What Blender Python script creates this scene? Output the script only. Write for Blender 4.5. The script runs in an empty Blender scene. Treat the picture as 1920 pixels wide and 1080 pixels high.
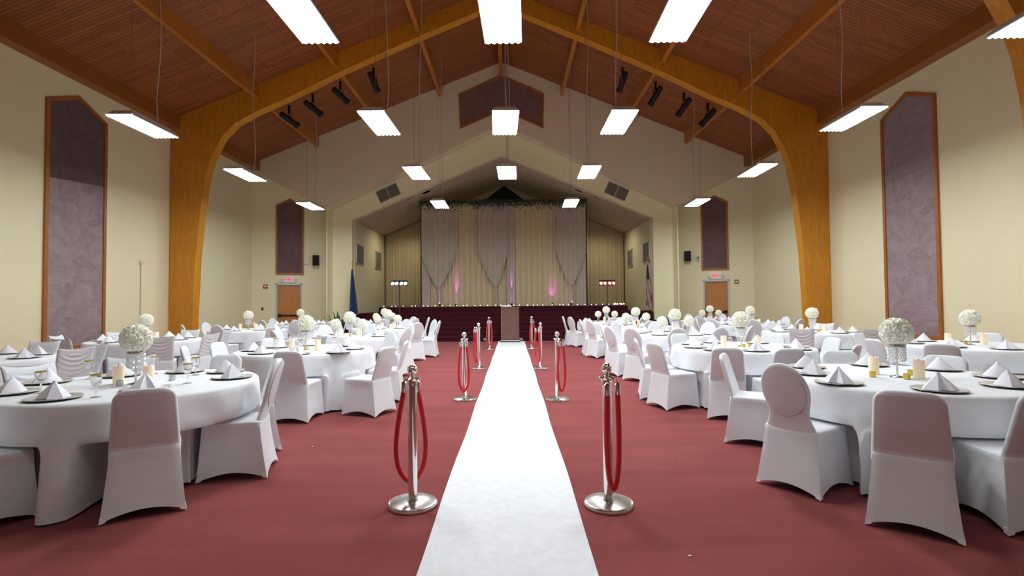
import bpy, bmesh, math, random
from mathutils import Vector, Matrix, Quaternion

random.seed(7)
SC = bpy.context.scene
COL = SC.collection
PI = math.pi
R = math.radians
sin, cos = math.sin, math.cos

# ------------------------------------------------------------------ materials
MATS = {}


def _new(name):
    m = bpy.data.materials.new(name)
    m.use_nodes = True
    nt = m.node_tree
    b = nt.nodes['Principled BSDF']
    MATS[name] = m
    return m, nt, b


def N(nt, t, **kw):
    n = nt.nodes.new(t)
    for k, v in kw.items():
        setattr(n, k, v)
    return n


def L(nt, a, b):
    nt.links.new(a, b)


def coords(nt, scale=(1, 1, 1), rot=(0, 0, 0)):
    tc = N(nt, 'ShaderNodeTexCoord')
    mp = N(nt, 'ShaderNodeMapping')
    mp.inputs['Scale'].default_value = scale
    mp.inputs['Rotation'].default_value = rot
    L(nt, tc.outputs['Object'], mp.inputs['Vector'])
    return mp.outputs['Vector']


def noise(nt, vec, scale, detail=4, rough=.55, dist=0.0):
    n = N(nt, 'ShaderNodeTexNoise')
    n.inputs['Scale'].default_value = scale
    n.inputs['Detail'].default_value = detail
    n.inputs['Roughness'].default_value = rough
    n.inputs['Distortion'].default_value = dist
    L(nt, vec, n.inputs['Vector'])
    return n.outputs['Fac']


def ramp(nt, fac, stops):
    r = N(nt, 'ShaderNodeValToRGB')
    e = r.color_ramp.elements
    while len(e) < len(stops):
        e.new(.5)
    for i, (p, c) in enumerate(stops):
        e[i].position = p
        e[i].color = (*c, 1)
    L(nt, fac, r.inputs['Fac'])
    return r.outputs['Color']


def bump(nt, b, fac, strength, dist=.02):
    n = N(nt, 'ShaderNodeBump')
    n.inputs['Strength'].default_value = strength
    n.inputs['Distance'].default_value = dist
    L(nt, fac, n.inputs['Height'])
    L(nt, n.outputs['Normal'], b.inputs['Normal'])


def plain(name, col, rough=.5, metal=0.0, var=.06, vscale=9, bmp=0.0, bscale=60, sheen=0.0, spec=None):
    m, nt, b = _new(name)
    v = coords(nt)
    f = noise(nt, v, vscale)
    lo = tuple(c * (1 - var) for c in col)
    hi = tuple(min(1, c * (1 + var)) for c in col)
    L(nt, ramp(nt, f, [(.3, lo), (.7, hi)]), b.inputs['Base Color'])
    b.inputs['Roughness'].default_value = rough
    b.inputs['Metallic'].default_value = metal
    if spec is not None:
        b.inputs['Specular IOR Level'].default_value = spec
    if sheen:
        b.inputs['Sheen Weight'].default_value = sheen
    if bmp:
        bump(nt, b, noise(nt, v, bscale, 3), bmp, .01)
    return m


def emis(name, col, strength):
    m, nt, b = _new(name)
    b.inputs['Base Color'].default_value = (*col, 1)
    b.inputs['Emission Color'].default_value = (*col, 1)
    b.inputs['Emission Strength'].default_value = strength
    return m


def wood(name, a, c, scale=(1, 1, 1), rough=.42):
    m, nt, b = _new(name)
    v = coords(nt, scale)
    f = noise(nt, v, 6, 6, .6, 1.2)
    col = ramp(nt, f, [(.25, a), (.55, tuple((x + y) / 2 for x, y in zip(a, c))), (.75, c)])
    L(nt, col, b.inputs['Base Color'])
    b.inputs['Roughness'].default_value = rough
    bump(nt, b, f, .08, .004)
    return m


def planks(name):
    m, nt, b = _new(name)
    v = coords(nt)
    br = N(nt, 'ShaderNodeTexBrick')
    br.offset = .37
    br.inputs['Scale'].default_value = 1
    br.inputs['Brick Width'].default_value = 2.1
    br.inputs['Row Height'].default_value = .092
    br.inputs['Mortar Size'].default_value = .007
    br.inputs['Mortar Smooth'].default_value = .3
    br.inputs['Bias'].default_value = -.1
    br.inputs['Color1'].default_value = (.30, .090, .025, 1)
    br.inputs['Color2'].default_value = (.42, .142, .043, 1)
    br.inputs['Mortar'].default_value = (.05, .014, .006, 1)
    L(nt, v, br.inputs['Vector'])
    v2 = coords(nt, (1.2, 14, 1))
    f = noise(nt, v2, 3, 5, .6, .6)
    mx = N(nt, 'ShaderNodeMix', data_type='RGBA', blend_type='MULTIPLY')
    mx.inputs[0].default_value = .55
    L(nt, br.outputs['Color'], mx.inputs[6])
    L(nt, ramp(nt, f, [(.25, (.55, .5, .46)), (.7, (1.0, 1.0, 1.0))]), mx.inputs[7])
    L(nt, mx.outputs[2], b.inputs['Base Color'])
    b.inputs['Roughness'].default_value = .5
    bump(nt, b, br.outputs['Fac'], -.35, .01)
    return m


def wallpaint(name, col):
    m, nt, b = _new(name)
    v = coords(nt)
    f = noise(nt, coords(nt, (.6, .6, 9)), 7, 5)
    L(nt, ramp(nt, f, [(.3, tuple(c * .95 for c in col)), (.7, col)]), b.inputs['Base Color'])
    b.inputs['Roughness'].default_value = .62
    bump(nt, b, noise(nt, coords(nt, (1, 1, 3)), 90, 3), .12, .004)
    return m


def carpet(name, a, c):
    m, nt, b = _new(name)
    v = coords(nt)
    f = noise(nt, v, 130, 3, .7)
    g = noise(nt, coords(nt, (.35, 2.2, 1)), 1.3, 3, .5)
    wv = N(nt, 'ShaderNodeTexWave')
    wv.inputs['Scale'].default_value = 42
    wv.inputs['Distortion'].default_value = 1.5
    L(nt, v, wv.inputs['Vector'])
    ad = N(nt, 'ShaderNodeMath', operation='MULTIPLY_ADD')
    L(nt, g, ad.inputs[0])
    ad.inputs[1].default_value = .45
    L(nt, f, ad.inputs[2])
    ad2 = N(nt, 'ShaderNodeMath', operation='MULTIPLY_ADD')
    L(nt, wv.outputs['Fac'], ad2.inputs[0])
    ad2.inputs[1].default_value = .12
    L(nt, ad.outputs[0], ad2.inputs[2])
    L(nt, ramp(nt, ad2.outputs[0], [(.5, a), (1.0, c)]), b.inputs['Base Color'])
    b.inputs['Roughness'].default_value = .95
    b.inputs['Specular IOR Level'].default_value = .1
    b.inputs['Sheen Weight'].default_value = .05
    bump(nt, b, f, .5, .01)
    return m


def velvet(name, a, c):
    m, nt, b = _new(name)
    v = coords(nt)
    f = noise(nt, v, 2.2, 7, .62, 1.6)
    L(nt, ramp(nt, f, [(.3, a), (.72, c)]), b.inputs['Base Color'])
    b.inputs['Roughness'].default_value = .8
    b.inputs['Sheen Weight'].default_value = .35
    b.inputs['Sheen Roughness'].default_value = .4
    w = noise(nt, coords(nt, (.7, .7, 3.0)), 1.5, 4, .5, 2.4)
    bump(nt, b, w, .6, .03)
    return m


def candle_mat(name):
    m, nt, b = _new(name)
    tc = N(nt, 'ShaderNodeTexCoord')
    sp = N(nt, 'ShaderNodeSeparateXYZ')
    L(nt, tc.outputs['Object'], sp.inputs[0])
    mr = N(nt, 'ShaderNodeMapRange')
    mr.inputs[1].default_value = .02
    mr.inputs[2].default_value = .15
    L(nt, sp.outputs['Z'], mr.inputs[0])
    c = ramp(nt, mr.outputs[0], [(.25, (.80, .70, .42)), (.95, (.95, .42, .50))])
    b.inputs['Base Color'].default_value = (.85, .76, .56, 1)
    L(nt, c, b.inputs['Emission Color'])
    b.inputs['Emission Strength'].default_value = .16
    b.inputs['Roughness'].default_value = .45
    b.inputs['Subsurface Weight'].default_value = .2
    return m


def glass(name, col=(1, 1, 1), rough=.02, ior=1.35):
    m, nt, b = _new(name)
    f = noise(nt, coords(nt), 20)
    L(nt, ramp(nt, f, [(0, tuple(c * .98 for c in col)), (1, col)]), b.inputs['Base Color'])
    b.inputs['Transmission Weight'].default_value = .92
    b.inputs['Roughness'].default_value = rough
    b.inputs['IOR'].default_value = ior
    return m


plain('spandex', (.77, .795, .835), .5, var=.02, bmp=.05, bscale=150, sheen=.15)
plain('spandex_pad', (.72, .72, .755), .45, var=.03, bmp=.05, bscale=150, sheen=.1)
plain('pocket', (.88, .88, .90), .6, var=.02)
plain('linen', (.79, .81, .845), .75, var=.025, vscale=4, bmp=.35, bscale=5, sheen=.1)
plain('napkin', (.82, .81, .88), .8, var=.02, bmp=.1, bscale=30)
plain('runner', (.76, .775, .80), .9, var=.05, vscale=14, bmp=.4, bscale=7)
plain('charger', (.62, .61, .57), .3, .45, var=.05)
plain('charger_under', (.03, .03, .04), .5)
plain('chrome', (.82, .81, .79), .09, 1.0, var=.03, vscale=5)
plain('chrome_worn', (.70, .69, .67), .2, 1.0, var=.25, vscale=18)
plain('gold', (.70, .50, .10), .3, .75, var=.1, bmp=.3, bscale=120)
plain('silver_glass', (.55, .55, .56), .3, .6, var=.1)
plain('red_velvet', (.55, .003, .008), .75, var=.12, vscale=60, sheen=.25)
plain('petal', (.95, .94, .83), .75, var=.04, vscale=30)
plain('stemgreen', (.10, .20, .05), .6)
plain('leafgreen', (.035, .13, .03), .45, var=.4, vscale=8)
plain('garland', (.030, .055, .030), .6, var=.5, vscale=30)
plain('black', (.006, .006, .0065), .7, var=.2, spec=.2)
plain('black_metal', (.010, .010, .011), .55, .2, var=.2, spec=.3)
plain('grille', (.008, .008, .009), .9, var=.3, vscale=200)
plain('whitemetal', (.72, .72, .73), .4, .1, var=.03)
plain('cord_white', (.55, .54, .52), .6)
plain('wire', (.25, .24, .22), .4, .6)
plain('greymetal', (.55, .56, .58), .45, .2, var=.05)
plain('ventgrey', (.20, .19, .16), .6, var=.1)
plain('plate_ivory', (.70, .66, .52), .5, var=.02)
plain('brown_plate', (.10, .075, .04), .5)
plain('alarm_red', (.32, .02, .02), .4)
plain('mauve_panel', (.22, .115, .10), .85, var=.1, vscale=4, bmp=.2)
plain('podium_wood', (.150, .070, .052), .42, var=.15, vscale=3)
plain('podium_side', (.28, .19, .16), .45, var=.1)
plain('flag_blue', (.010, .022, .110), .7, var=.2)
plain('fringe', (.55, .25, .03), .5)
plain('flag_gold', (.60, .40, .08), .4, .5)
plain('paper', (.85, .85, .85), .8)
plain('soil', (.05, .03, .02), .9)
plain('dark_teal', (.012, .035, .040), .9, var=.2)
plain('ceiling_paint', (.62, .50, .38), .8, var=.04)
plain('can_trim', (.62, .58, .52), .5)
plain('bottle_green', (.01, .05, .025), .15)
plain('sign_white', (.88, .88, .88), .4)
plain('terracotta', (.03, .03, .03), .6)
wood('gluelam', (.50, .190, .010), (.74, .335, .024), (2.2, 2.2, .35))
wood('gluelam_beam', (.27, .088, .010), (.44, .165, .022), (.35, 4, 4))
wood('purlin_wood', (.38, .130, .016), (.55, .205, .030), (5, .3, 5))
wood('eave_wood', (.24, .076, .013), (.38, .125, .024), (5, .3, 5))
wood('frame_wood', (.32, .105, .016), (.46, .165, .032), (3, 3, .6))
wood('door_wood', (.46, .185, .040), (.56, .245, .062), (3, 3, .5))
wood('base_wood', (.14, .062, .028), (.22, .10, .045), (1, .3, 4))
planks('roof_planks')
wallpaint('wall_cream', (.88, .825, .555))
wallpaint('wall_tan', (.77, .68, .49))
carpet('carpet_red', (.150, .027, .027), (.300, .074, .072))
carpet('carpet_stage', (.024, .003, .005), (.062, .008, .013))
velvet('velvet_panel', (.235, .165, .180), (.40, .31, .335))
velvet('velvet_upper_shade', (.085, .052, .056), (.150, .098, .106))  # darker nap, with the shade above the lamps put into the colour
velvet('velvet_pale', (.230, .175, .200), (.33, .26, .295))
velvet('velvet_dark', (.120, .062, .068), (.200, .112, .120))
plain('curtain_cream', (.60, .50, .32), .85, var=.04, vscale=3)
plain('curtain_sheer', (.46, .40, .33), .85, var=.05, vscale=3)
candle_mat('candle')
glass('glass_clear')
plain('crystal', (.88, .88, .9), .08, .15, spec=.9)
emis('lamp_light', (.93, .985, 1.0), 34)
emis('lens_white', (.80, 1.0, 1.0), 14)
emis('lens_red', (1.0, .06, .05), 14)
emis('bulb_warm', (1.0, .80, .50), 9)
emis('exit_red', (1.0, .05, .08), .45)
emis('uplens', (.85, .25, 1.0), 30)


def flag_mat(name):
    m, nt, b = _new(name)
    tc = N(nt, 'ShaderNodeTexCoord')
    sp = N(nt, 'ShaderNodeSeparateXYZ')
    L(nt, tc.outputs['UV'], sp.inputs[0])
    st = N(nt, 'ShaderNodeMath', operation='MULTIPLY')
    L(nt, sp.outputs['X'], st.inputs[0])
    st.inputs[1].default_value = 6.5
    fr = N(nt, 'ShaderNodeMath', operation='FRACT')
    L(nt, st.outputs[0], fr.inputs[0])
    gt = N(nt, 'ShaderNodeMath', operation='GREATER_THAN')
    L(nt, fr.outputs[0], gt.inputs[0])
    gt.inputs[1].default_value = .5
    mx = N(nt, 'ShaderNodeMix', data_type='RGBA')
    mx.inputs[6].default_value = (.20, .008, .012, 1)
    mx.inputs[7].default_value = (.45, .41, .38, 1)
    L(nt, gt.outputs[0], mx.inputs[0])
    g2 = N(nt, 'ShaderNodeMath', operation='GREATER_THAN')
    L(nt, sp.outputs['Y'], g2.inputs[0])
    g2.inputs[1].default_value = .66
    mx2 = N(nt, 'ShaderNodeMix', data_type='RGBA')
    L(nt, g2.outputs[0], mx2.inputs[0])
    L(nt, mx.outputs[2], mx2.inputs[6])
    mx2.inputs[7].default_value = (.012, .016, .06, 1)
    L(nt, mx2.outputs[2], b.inputs['Base Color'])
    b.inputs['Roughness'].default_value = .75


flag_mat('flag_stripes')


# ------------------------------------------------------------------ mesh builder
class MB:
    def __init__(s):
        s.v, s.f, s.uv = [], [], None

    def add(s, vs, fs):
        o = len(s.v)
        s.v += [tuple(p) for p in vs]
        s.f += [tuple(i + o for i in f) for f in fs]
        return s

    def box(s, x0, x1, y0, y1, z0, z1, M=None):
        vs = [Vector((x, y, z)) for z in (z0, z1) for y in (y0, y1) for x in (x0, x1)]
        if M is not None:
            vs = [M @ p for p in vs]
        return s.add(vs, [(0, 2, 3, 1), (4, 5, 7, 6), (0, 1, 5, 4), (2, 6, 7, 3), (0, 4, 6, 2), (1, 3, 7, 5)])

    def prism(s, poly, y0, y1, axis='y'):
        """poly: list of (a,b) ; axis y: a=x,b=z ; axis x: a=y,b=z ; axis z: a=x,b=y"""
        def P(a, b, t):
            return {'y': (a, t, b), 'x': (t, a, b), 'z': (a, b, t)}[axis]
        n = len(poly)
        vs = [P(a, b, y0) for a, b in poly] + [P(a, b, y1) for a, b in poly]
        fs = [tuple(range(n)), tuple(range(2 * n - 1, n - 1, -1))]
        fs += [(i, (i + 1) % n, n + (i + 1) % n, n + i) for i in range(n)]
        return s.add(vs, fs)

    def lathe(s, prof, n=24, c=(0, 0, 0), M=None, cap=True):
        vs, fs = [], []
        for r, z in prof:
            for k in range(n):
                a = 2 * PI * k / n
                vs.append(Vector((c[0] + r * cos(a), c[1] + r * sin(a), c[2] + z)))
        if M is not None:
            vs = [M @ p for p in vs]
        m = len(prof)
        for j in range(m - 1):
            for k in range(n):
                k2 = (k + 1) % n
                fs.append((j * n + k, j * n + k2, (j + 1) * n + k2, (j + 1) * n + k))
        if cap and prof[0][0] > 1e-5:
            fs.append(tuple(range(n - 1, -1, -1)))
        if cap and prof[-1][0] > 1e-5:
            fs.append(tuple(range((m - 1) * n, m * n)))
        return s.add(vs, fs)

    def tube(s, pts, r, n=8, closed=False):
        pts = [Vector(p) for p in pts]
        m = len(pts)
        vs, fs = [], []
        up = None
        for i in range(m):
            if closed:
                t = pts[(i + 1) % m] - pts[i - 1]
            else:
                t = pts[min(i + 1, m - 1)] - pts[max(i - 1, 0)]
            t.normalize()
            if up is None:
                a = Vector((0, 0, 1)) if abs(t.z) < .9 else Vector((1, 0, 0))
                up = (a - t * a.dot(t)).normalized()
            else:
                up = (up - t * up.dot(t))
                up.normalize()
            q = t.cross(up)
            rr = r[i] if isinstance(r, (list, tuple)) else r
            for k in range(n):
                a = 2 * PI * k / n
                vs.append(pts[i] + (up * cos(a) + q * sin(a)) * rr)
        e = m if closed else m - 1
        for i in range(e):
            for k in range(n):
                k2 = (k + 1) % n
                i2 = (i + 1) % m
                fs.append((i * n + k, i * n + k2, i2 * n + k2, i2 * n + k))
        if not closed:
            fs.append(tuple(range(n - 1, -1, -1)))
            fs.append(tuple(range((m - 1) * n, m * n)))
        return s.add(vs, fs)

    def grid(s, fn, nu, nv, wrap=False):
        vs = [fn(i / (nu if wrap else nu - 1), j / (nv - 1)) for j in range(nv) for i in range(nu)]
        fs = []
        for j in range(nv - 1):
            for i in range(nu if wrap else nu - 1):
                i2 = (i + 1) % nu
                fs.append((j * nu + i, j * nu + i2, (j + 1) * nu + i2, (j + 1) * nu + i))
        return s.add(vs, fs)

    def mesh(s, name, mat, ang=38, fix=True):
        me = bpy.data.meshes.new(name)
        me.from_pydata([tuple(p) for p in s.v], [], s.f)
        me.validate()
        if fix:
            bm = bmesh.new()
            bm.from_mesh(me)
            bmesh.ops.recalc_face_normals(bm, faces=bm.faces)
            bm.to_mesh(me)
            bm.free()
        for p in me.polygons:
            p.use_smooth = True
        me.set_sharp_from_angle(angle=R(ang))
        me.materials.append(MATS[mat])
        return me


def obj(name, data, parent=None, loc=None, rot=None):
    o = bpy.data.objects.new(name, data)
    COL.objects.link(o)
    if parent is not None:
        o.parent = parent
    if loc is not None:
        o.location = loc
    if rot is not None:
        o.rotation_euler = rot
    return o


def tag(o, label, cat, group=None):
    o['label'] = label
    o['category'] = cat
    if group:
        o['group'] = group
    return o


def thing(name, label, cat, loc=(0, 0, 0), rz=0, group=None):
    o = obj(name, None, None, loc, (0, 0, rz))
    o.empty_display_size = .1
    return tag(o, label, cat, group)


def struct(name, mb, mat, ang=38, fix=True):
    o = obj(name, mb.mesh(name, mat, ang, fix))
    o['kind'] = 'structure'
    return o


def boxm(*a, M=None):
    return MB().box(*a, M=M)


# ------------------------------------------------------------------ the hall
XC = -.36
HW = 9.91
XL, XR = XC - HW, XC + HW          # side wall faces
YG = 20.2                          # gable plane
YB = -6.0
RID = 11.02
SL = .402


def roofz(x):
    return RID - SL * abs(x - XC)


struct('floor', boxm(XL - .3, XR + .3, YB - .3, 28.2, -.12, 0), 'carpet_red')
for nm, x0, x1 in (('wall_left', XL - .25, XL), ('wall_right', XR, XR + .25)):
    struct(nm, boxm(x0, x1, YB, YG + .35, 0, 7.1), 'wall_cream')
struct('wall_back', MB().prism([(XL - .25, 0), (XR + .25, 0), (XR + .25, 6.98), (XC, RID + .05), (XL - .25, 6.98)], YB - .25, YB), 'wall_cream')
for nm, s in (('baseboard_left', -1), ('baseboard_right', 1)):
    xa = XC + s * HW
    struct(nm, boxm(min(xa, xa - s * .018), max(xa, xa - s * .018), YB, YG - .02, .001, .115), 'base_wood')
# roof decks (planks run up the slope)
for nm, s in (('ceiling_left', -1), ('ceiling_right', 1)):
    xe = XC + s * (HW + .25)
    struct(nm, MB().prism([(XC, RID), (xe, roofz(xe)), (xe, roofz(xe) + .16), (XC, RID + .16)], YB - .2, YG + .6), 'roof_planks')

# gable slab hanging over the stage front
gab = [(XL - .1, 7.08), (XC, RID + .05), (XR + .1, 7.08), (XR + .1, 6.72), (6.58, 5.2), (XC + .02, 8.52), (-7.31, 5.23), (XL - .1, 6.78)]
struct('wall_gable', MB().prism(gab, YG, YG + .58), 'wall_tan', 20)
YP = 20.8
OXL, OXR = -6.5, 5.77
pro = [(-7.33, 0), (OXL, 0), (OXL, 4.83), (XC, 7.46), (OXR, 4.83), (OXR, 0), (6.61, 0), (6.61, 6.4), (XC, 9.6), (-7.33, 6.4)]
struct('wall_proscenium', MB().prism(pro, YP, YP + .3), 'wall_cream', 20)
for nm, x0 in (('trim_1', -7.335), ('trim_2', 6.555)):
    o = struct(nm, boxm(x0, x0 + .05, YG + .0, YP, 0, 5.28), 'wall_cream')

# angled door walls
CH = R(20)
LC = 2.95
CHL = Matrix.Translation((XL, YG, 0)) @ Matrix.Rotation(CH, 4, 'Z')
ENDR = Vector((XR - LC * cos(CH), YG + LC * sin(CH), 0))
CHR = Matrix.Translation(ENDR) @ Matrix.Rotation(-CH, 4, 'Z')


def on_ch(side, s):
    """local x on the angled wall for distance s from the outer corner"""
    return s if side == 'L' else LC - s


def chamfer(side, s0, s1):
    M = CHL if side == 'L' else CHR
    a, b = sorted((on_ch(side, s0), on_ch(side, s1)))
    mb = MB()
    x0, x1 = (-.05, LC + .05)
    mb.box(x0, a, 0, .2, 0, 7.2, M)
    mb.box(b, x1, 0, .2, 0, 7.2, M)
    mb.box(a, b, 0, .2, 2.2, 7.2, M)
    return mb


struct('wall_door_left', chamfer('L', .91, 1.79), 'wall_cream')
struct('wall_door_right', chamfer('R', .95, 1.83), 'wall_cream')
struct('wall_return_left', boxm(-7.75, OXL - .21, 21.26, 21.4, 0, 7.2), 'wall_cream')
struct('wall_return_right', boxm(OXR + .21, 7.05, 21.26, 21.4, 0, 7.2), 'wall_cream')


def place(side, s, z, o):
    M = (CHL if side == 'L' else CHR) @ Matrix.Translation((on_ch(side, s), 0, z))
    o.matrix_world = M
    return o


# doors
for nm, side, s0, s1 in (('door_1', 'L', .91, 1.79), ('door_2', 'R', .95, 1.83)):
    w = s1 - s0
    leaf = obj(nm, boxm(-w / 2 + .012, w / 2 - .012, .06, .105, .01, 2.185).mesh(nm, 'door_wood'))
    leaf['kind'] = 'structure'
    place(side, (s0 + s1) / 2, 0, leaf)
    fr = MB()
    for a, b in ((-w / 2 - .06, -w / 2 + .01), (w / 2 - .01, w / 2 + .06)):
        fr.box(a, b, -.025, .12, 0, 2.27)
    fr.box(-w / 2 - .06, w / 2 + .06, -.025, .12, 2.19, 2.27)
    obj('door_frame', fr.mesh('door_frame', 'greymetal'), leaf)
    pb = MB().box(-w / 2 + .06, w / 2 - .06, -.02, .012, .955, 1.0)
    for a in (-w / 2 + .04, w / 2 - .15):
        pb.box(a, a + .11, -.012, .059, .93, 1.03)
    obj('push_bar', pb.mesh('push_bar', 'black_metal'), leaf)

# eave beams along the walls
for nm, s in (('trim_3', -1), ('trim_4', 1)):
    xa = XC + s * (HW + .02)
    xb = XC + s * (HW - .30)
    struct(nm, MB().prism([(xa, 6.74), (xb, 6.74), (xb, roofz(xb)), (xa, roofz(xa))], YB, YG), 'eave_wood')

# ------------------------------------------------------------------ glulam arches and purlins
IN = [(9.24, 0), (9.2, .82), (9.12, 2.8), (9.0, 4.0), (8.91, 4.82), (8.80, 5.45), (8.66, 5.88), (8.36, 6.48), (7.96, 6.90), (7.32, 7.25), (6.47, 7.62), (4.75, 8.46), (2.6, 9.42), (.0, 10.52)]


def arch_half(s):
    o = [(HW - .012, 0), (HW - .012, 6.74), (9.69, roofz(XC + 9.69) - .005), (0, RID - .005)]
    poly = [(XC + s * a, z) for a, z in IN] + [(XC + s * a, z) for a, z in reversed(o)]
    return poly


def arch(y, label):
    root = thing('timber_arch', label, 'arch', (XC, y, 0), 0, 'laminated timber arches')
    for s in (-1, 1):
        mb = MB().prism([(a - XC, b) for a, b in arch_half(s)], 0, .32)
        obj('arch_rib', mb.mesh('arch_rib', 'gluelam', 30), root)


arch(15.3, 'laminated timber arch spanning the hall whole in view, in front of the stage gable')
arch(8.2, 'laminated timber arch cut off by the top corner above the striped-flag half')

k = 0
for off, nm in ((-7.33, 'lowest on the blue-flag slope'), (-4.95, 'middle one on the blue-flag slope'), (-2.42, 'uppermost on the blue-flag slope'), (0, 'ridge beam at the very peak'), (2.42, 'uppermost on the striped-flag slope'), (4.95, 'middle one on the striped-flag slope'), (7.33, 'lowest on the striped-flag slope')):
    zt = roofz(XC + off) - .002
    w, h = .065, .40
    if off == 0:
        sec = [(-w, zt - .55), (w, zt - .55), (w, zt - SL * w), (0, zt), (-w, zt - SL * w)]
    else:
        d = -SL if off > 0 else SL
        sec = [(-w, zt - h), (w, zt - h), (w, zt + d * w), (-w, zt - d * w)]
    p = thing('roof_purlin', 'long timber purlin under the plank ceiling, ' + nm, 'beam', (XC + off, YG, 0), 0, 'timber purlins under the ceiling')
    for a, b in ((YB, 8.19), (8.53, 15.29), (15.63, YG - .01)):
        obj('beam_length', MB().prism(sec, a - YG, b - YG).mesh('beam_length', 'purlin_wood'), p)

# ------------------------------------------------------------------ tall fabric wall panels
HOUSE = lambda w, z0, z1, zp: [(-w / 2, z0), (w / 2, z0), (w / 2, z1), (0, zp), (-w / 2, z1)]


def fabric_panel(label, w, z0, z1, zp, fw, fab, M, depth=.05, upper=None, seam=4.4):
    root = thing('fabric_wall_panel', label, 'wall panel')
    out = HOUSE(w, z0, z1, zp)
    a = w - 2 * fw
    inn = HOUSE(a, z0 + fw, z1 - fw * .55, zp - fw * 1.08)
    mb = MB()
    n = 5
    vs = [(x, -depth, z) for x, z in out] + [(x, -depth, z) for x, z in inn] + [(x, 0, z) for x, z in out] + [(x, -.012, z) for x, z in inn]
    fs = []
    for i in range(n):
        j = (i + 1) % n
        fs += [(i, j, n + j, n + i), (i, j, 2 * n + j, 2 * n + i), (n + i, n + j, 3 * n + j, 3 * n + i)]
    mb.add(vs, fs)
    obj('frame', mb.mesh('frame', 'frame_wood', 25), root)
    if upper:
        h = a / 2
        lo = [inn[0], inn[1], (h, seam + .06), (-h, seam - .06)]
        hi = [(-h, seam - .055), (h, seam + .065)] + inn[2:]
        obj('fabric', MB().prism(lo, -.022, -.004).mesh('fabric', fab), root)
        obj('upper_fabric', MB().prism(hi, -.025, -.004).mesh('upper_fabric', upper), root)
    else:
        obj('fabric', MB().prism(inn, -.022, -.004).mesh('fabric', fab), root)
    root.matrix_world = M
    return root


Ml = Matrix.Translation((XL, 12.03, 0)) @ Matrix.Rotation(R(90), 4, 'Z')
Mr = Matrix.Translation((XR, 12.2, 0)) @ Matrix.Rotation(R(-90), 4, 'Z')
fabric_panel('tall mauve velvet panel in a timber frame, on the side wall before the blue-flag arch foot', 1.7, .42, 6.03, 6.41, .085, 'velvet_panel', Ml, .05, 'velvet_upper_shade', 4.35)
fabric_panel('tall mauve velvet panel in a timber frame, on the side wall before the striped-flag arch foot', 1.7, .50, 6.02, 6.39, .085, 'velvet_panel', Mr, .05, 'velvet_pale', 4.42)
fabric_panel('narrow dark purple peaked panel above the exit door near the blue flag', 1.05, 2.61, 5.42, 5.70, .072, 'velvet_dark', CHL @ Matrix.Translation((1.385, 0, 0)))
fabric_panel('narrow dark purple peaked panel above the exit door near the striped flag', 1.03, 2.645, 5.39, 5.68, .072, 'velvet_dark', CHR @ Matrix.Translation((on_ch('R', 1.415), 0, 0)))

# chevron panel under the roof peak
root = thing('chevron_wall_panel', 'wide chevron shaped brown fabric panel high on the gable under the roof peak', 'wall panel', (XC, YG, 0))
outp = [(-1.66, 8.33), (0, 9.06), (1.66, 8.33), (1.70, 9.72), (0, 10.49), (-1.70, 9.72)]
inp = [(-1.59, 8.44), (0, 9.14), (1.59, 8.44), (1.63, 9.675), (0, 10.41), (-1.63, 9.675)]
vs = [(x, -.05, z) for x, z in outp] + [(x, -.05, z) for x, z in inp] + [(x, 0, z) for x, z in outp] + [(x, -.01, z) for x, z in inp]
fs = []
for i in range(6):
    j = (i + 1) % 6
    fs += [(i, j, 6 + j, 6 + i), (i, j, 12 + j, 12 + i), (6 + i, 6 + j, 18 + j, 18 + i)]
obj('frame', MB().add(vs, fs).mesh('frame', 'frame_wood', 25), root)
obj('fabric', MB().prism(inp, -.022, -.004).mesh('fabric', 'mauve_panel', 20), root)

# ------------------------------------------------------------------ stage
SX = XC
tiers = [  # half width, front y, top z
    (7.15, 18.85, .158), (6.9, 19.15, .326), (6.6, 19.45, .495), (6.3, 19.75, .665), (5.86, 20.05, .825), (5.36, 20.35, 1.02), (5.02, 20.65, 1.265)]
stage = thing('stage', 'carpeted stage with seven dark red steps across the far end', 'stage', (SX, 18.85, 0))
z0 = 0
for i, (hw, y, z) in enumerate(tiers):
    mb = MB()
    yb = 26.2 if hw < 6.1 else 20.78
    mb.box(-hw, hw, y - 18.85, yb - 18.85, z0, z)
    if i == 5:
        for s in (-1, 1):
            mb.box(*sorted((s * 5.36, s * 6.07)), 20.82 - 18.85, 26.2 - 18.85, 0, z)
    obj('step' if i < 6 else 'platform', mb.mesh('step', 'carpet_stage'), stage)
    z0 = z
ZS = 1.265
YW = 26.3
struct('wall_stage_left', boxm(OXL - .2, OXL + .02, YP + .3, YW, 0, 4.86), 'wall_cream')
struct('wall_stage_right', boxm(OXR - .02, OXR + .2, YP + .3, YW, 0, 4.86), 'wall_cream')
struct('wall_stage_back', boxm(OXL - .2, OXR + .2, YW, YW + .2, 0, 7.9), 'dark_teal')
CSL = (7.46 - 4.83) / 6.135
for nm, s in (('ceiling_stage_left', -1), ('ceiling_stage_right', 1)):
    xe = XC + s * 6.2
    struct(nm, MB().prism([(XC, 7.47), (xe, 7.47 - CSL * 6.2), (xe, 7.6 - CSL * 6.2), (XC, 7.62)], YP + .02, 26.28), 'ceiling_paint')


for nm, sg in (('trim_5', -1), ('trim_6', 1)):
    P = lambda o, z: (XC + sg * o, z)
    struct(nm, MB().prism([P(.0, 7.46), P(3.4, 7.46 - CSL * 3.4), P(3.4, 5.7), P(1.36, 6.42)], 26.14, 26.27), 'ceiling_paint')


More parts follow.
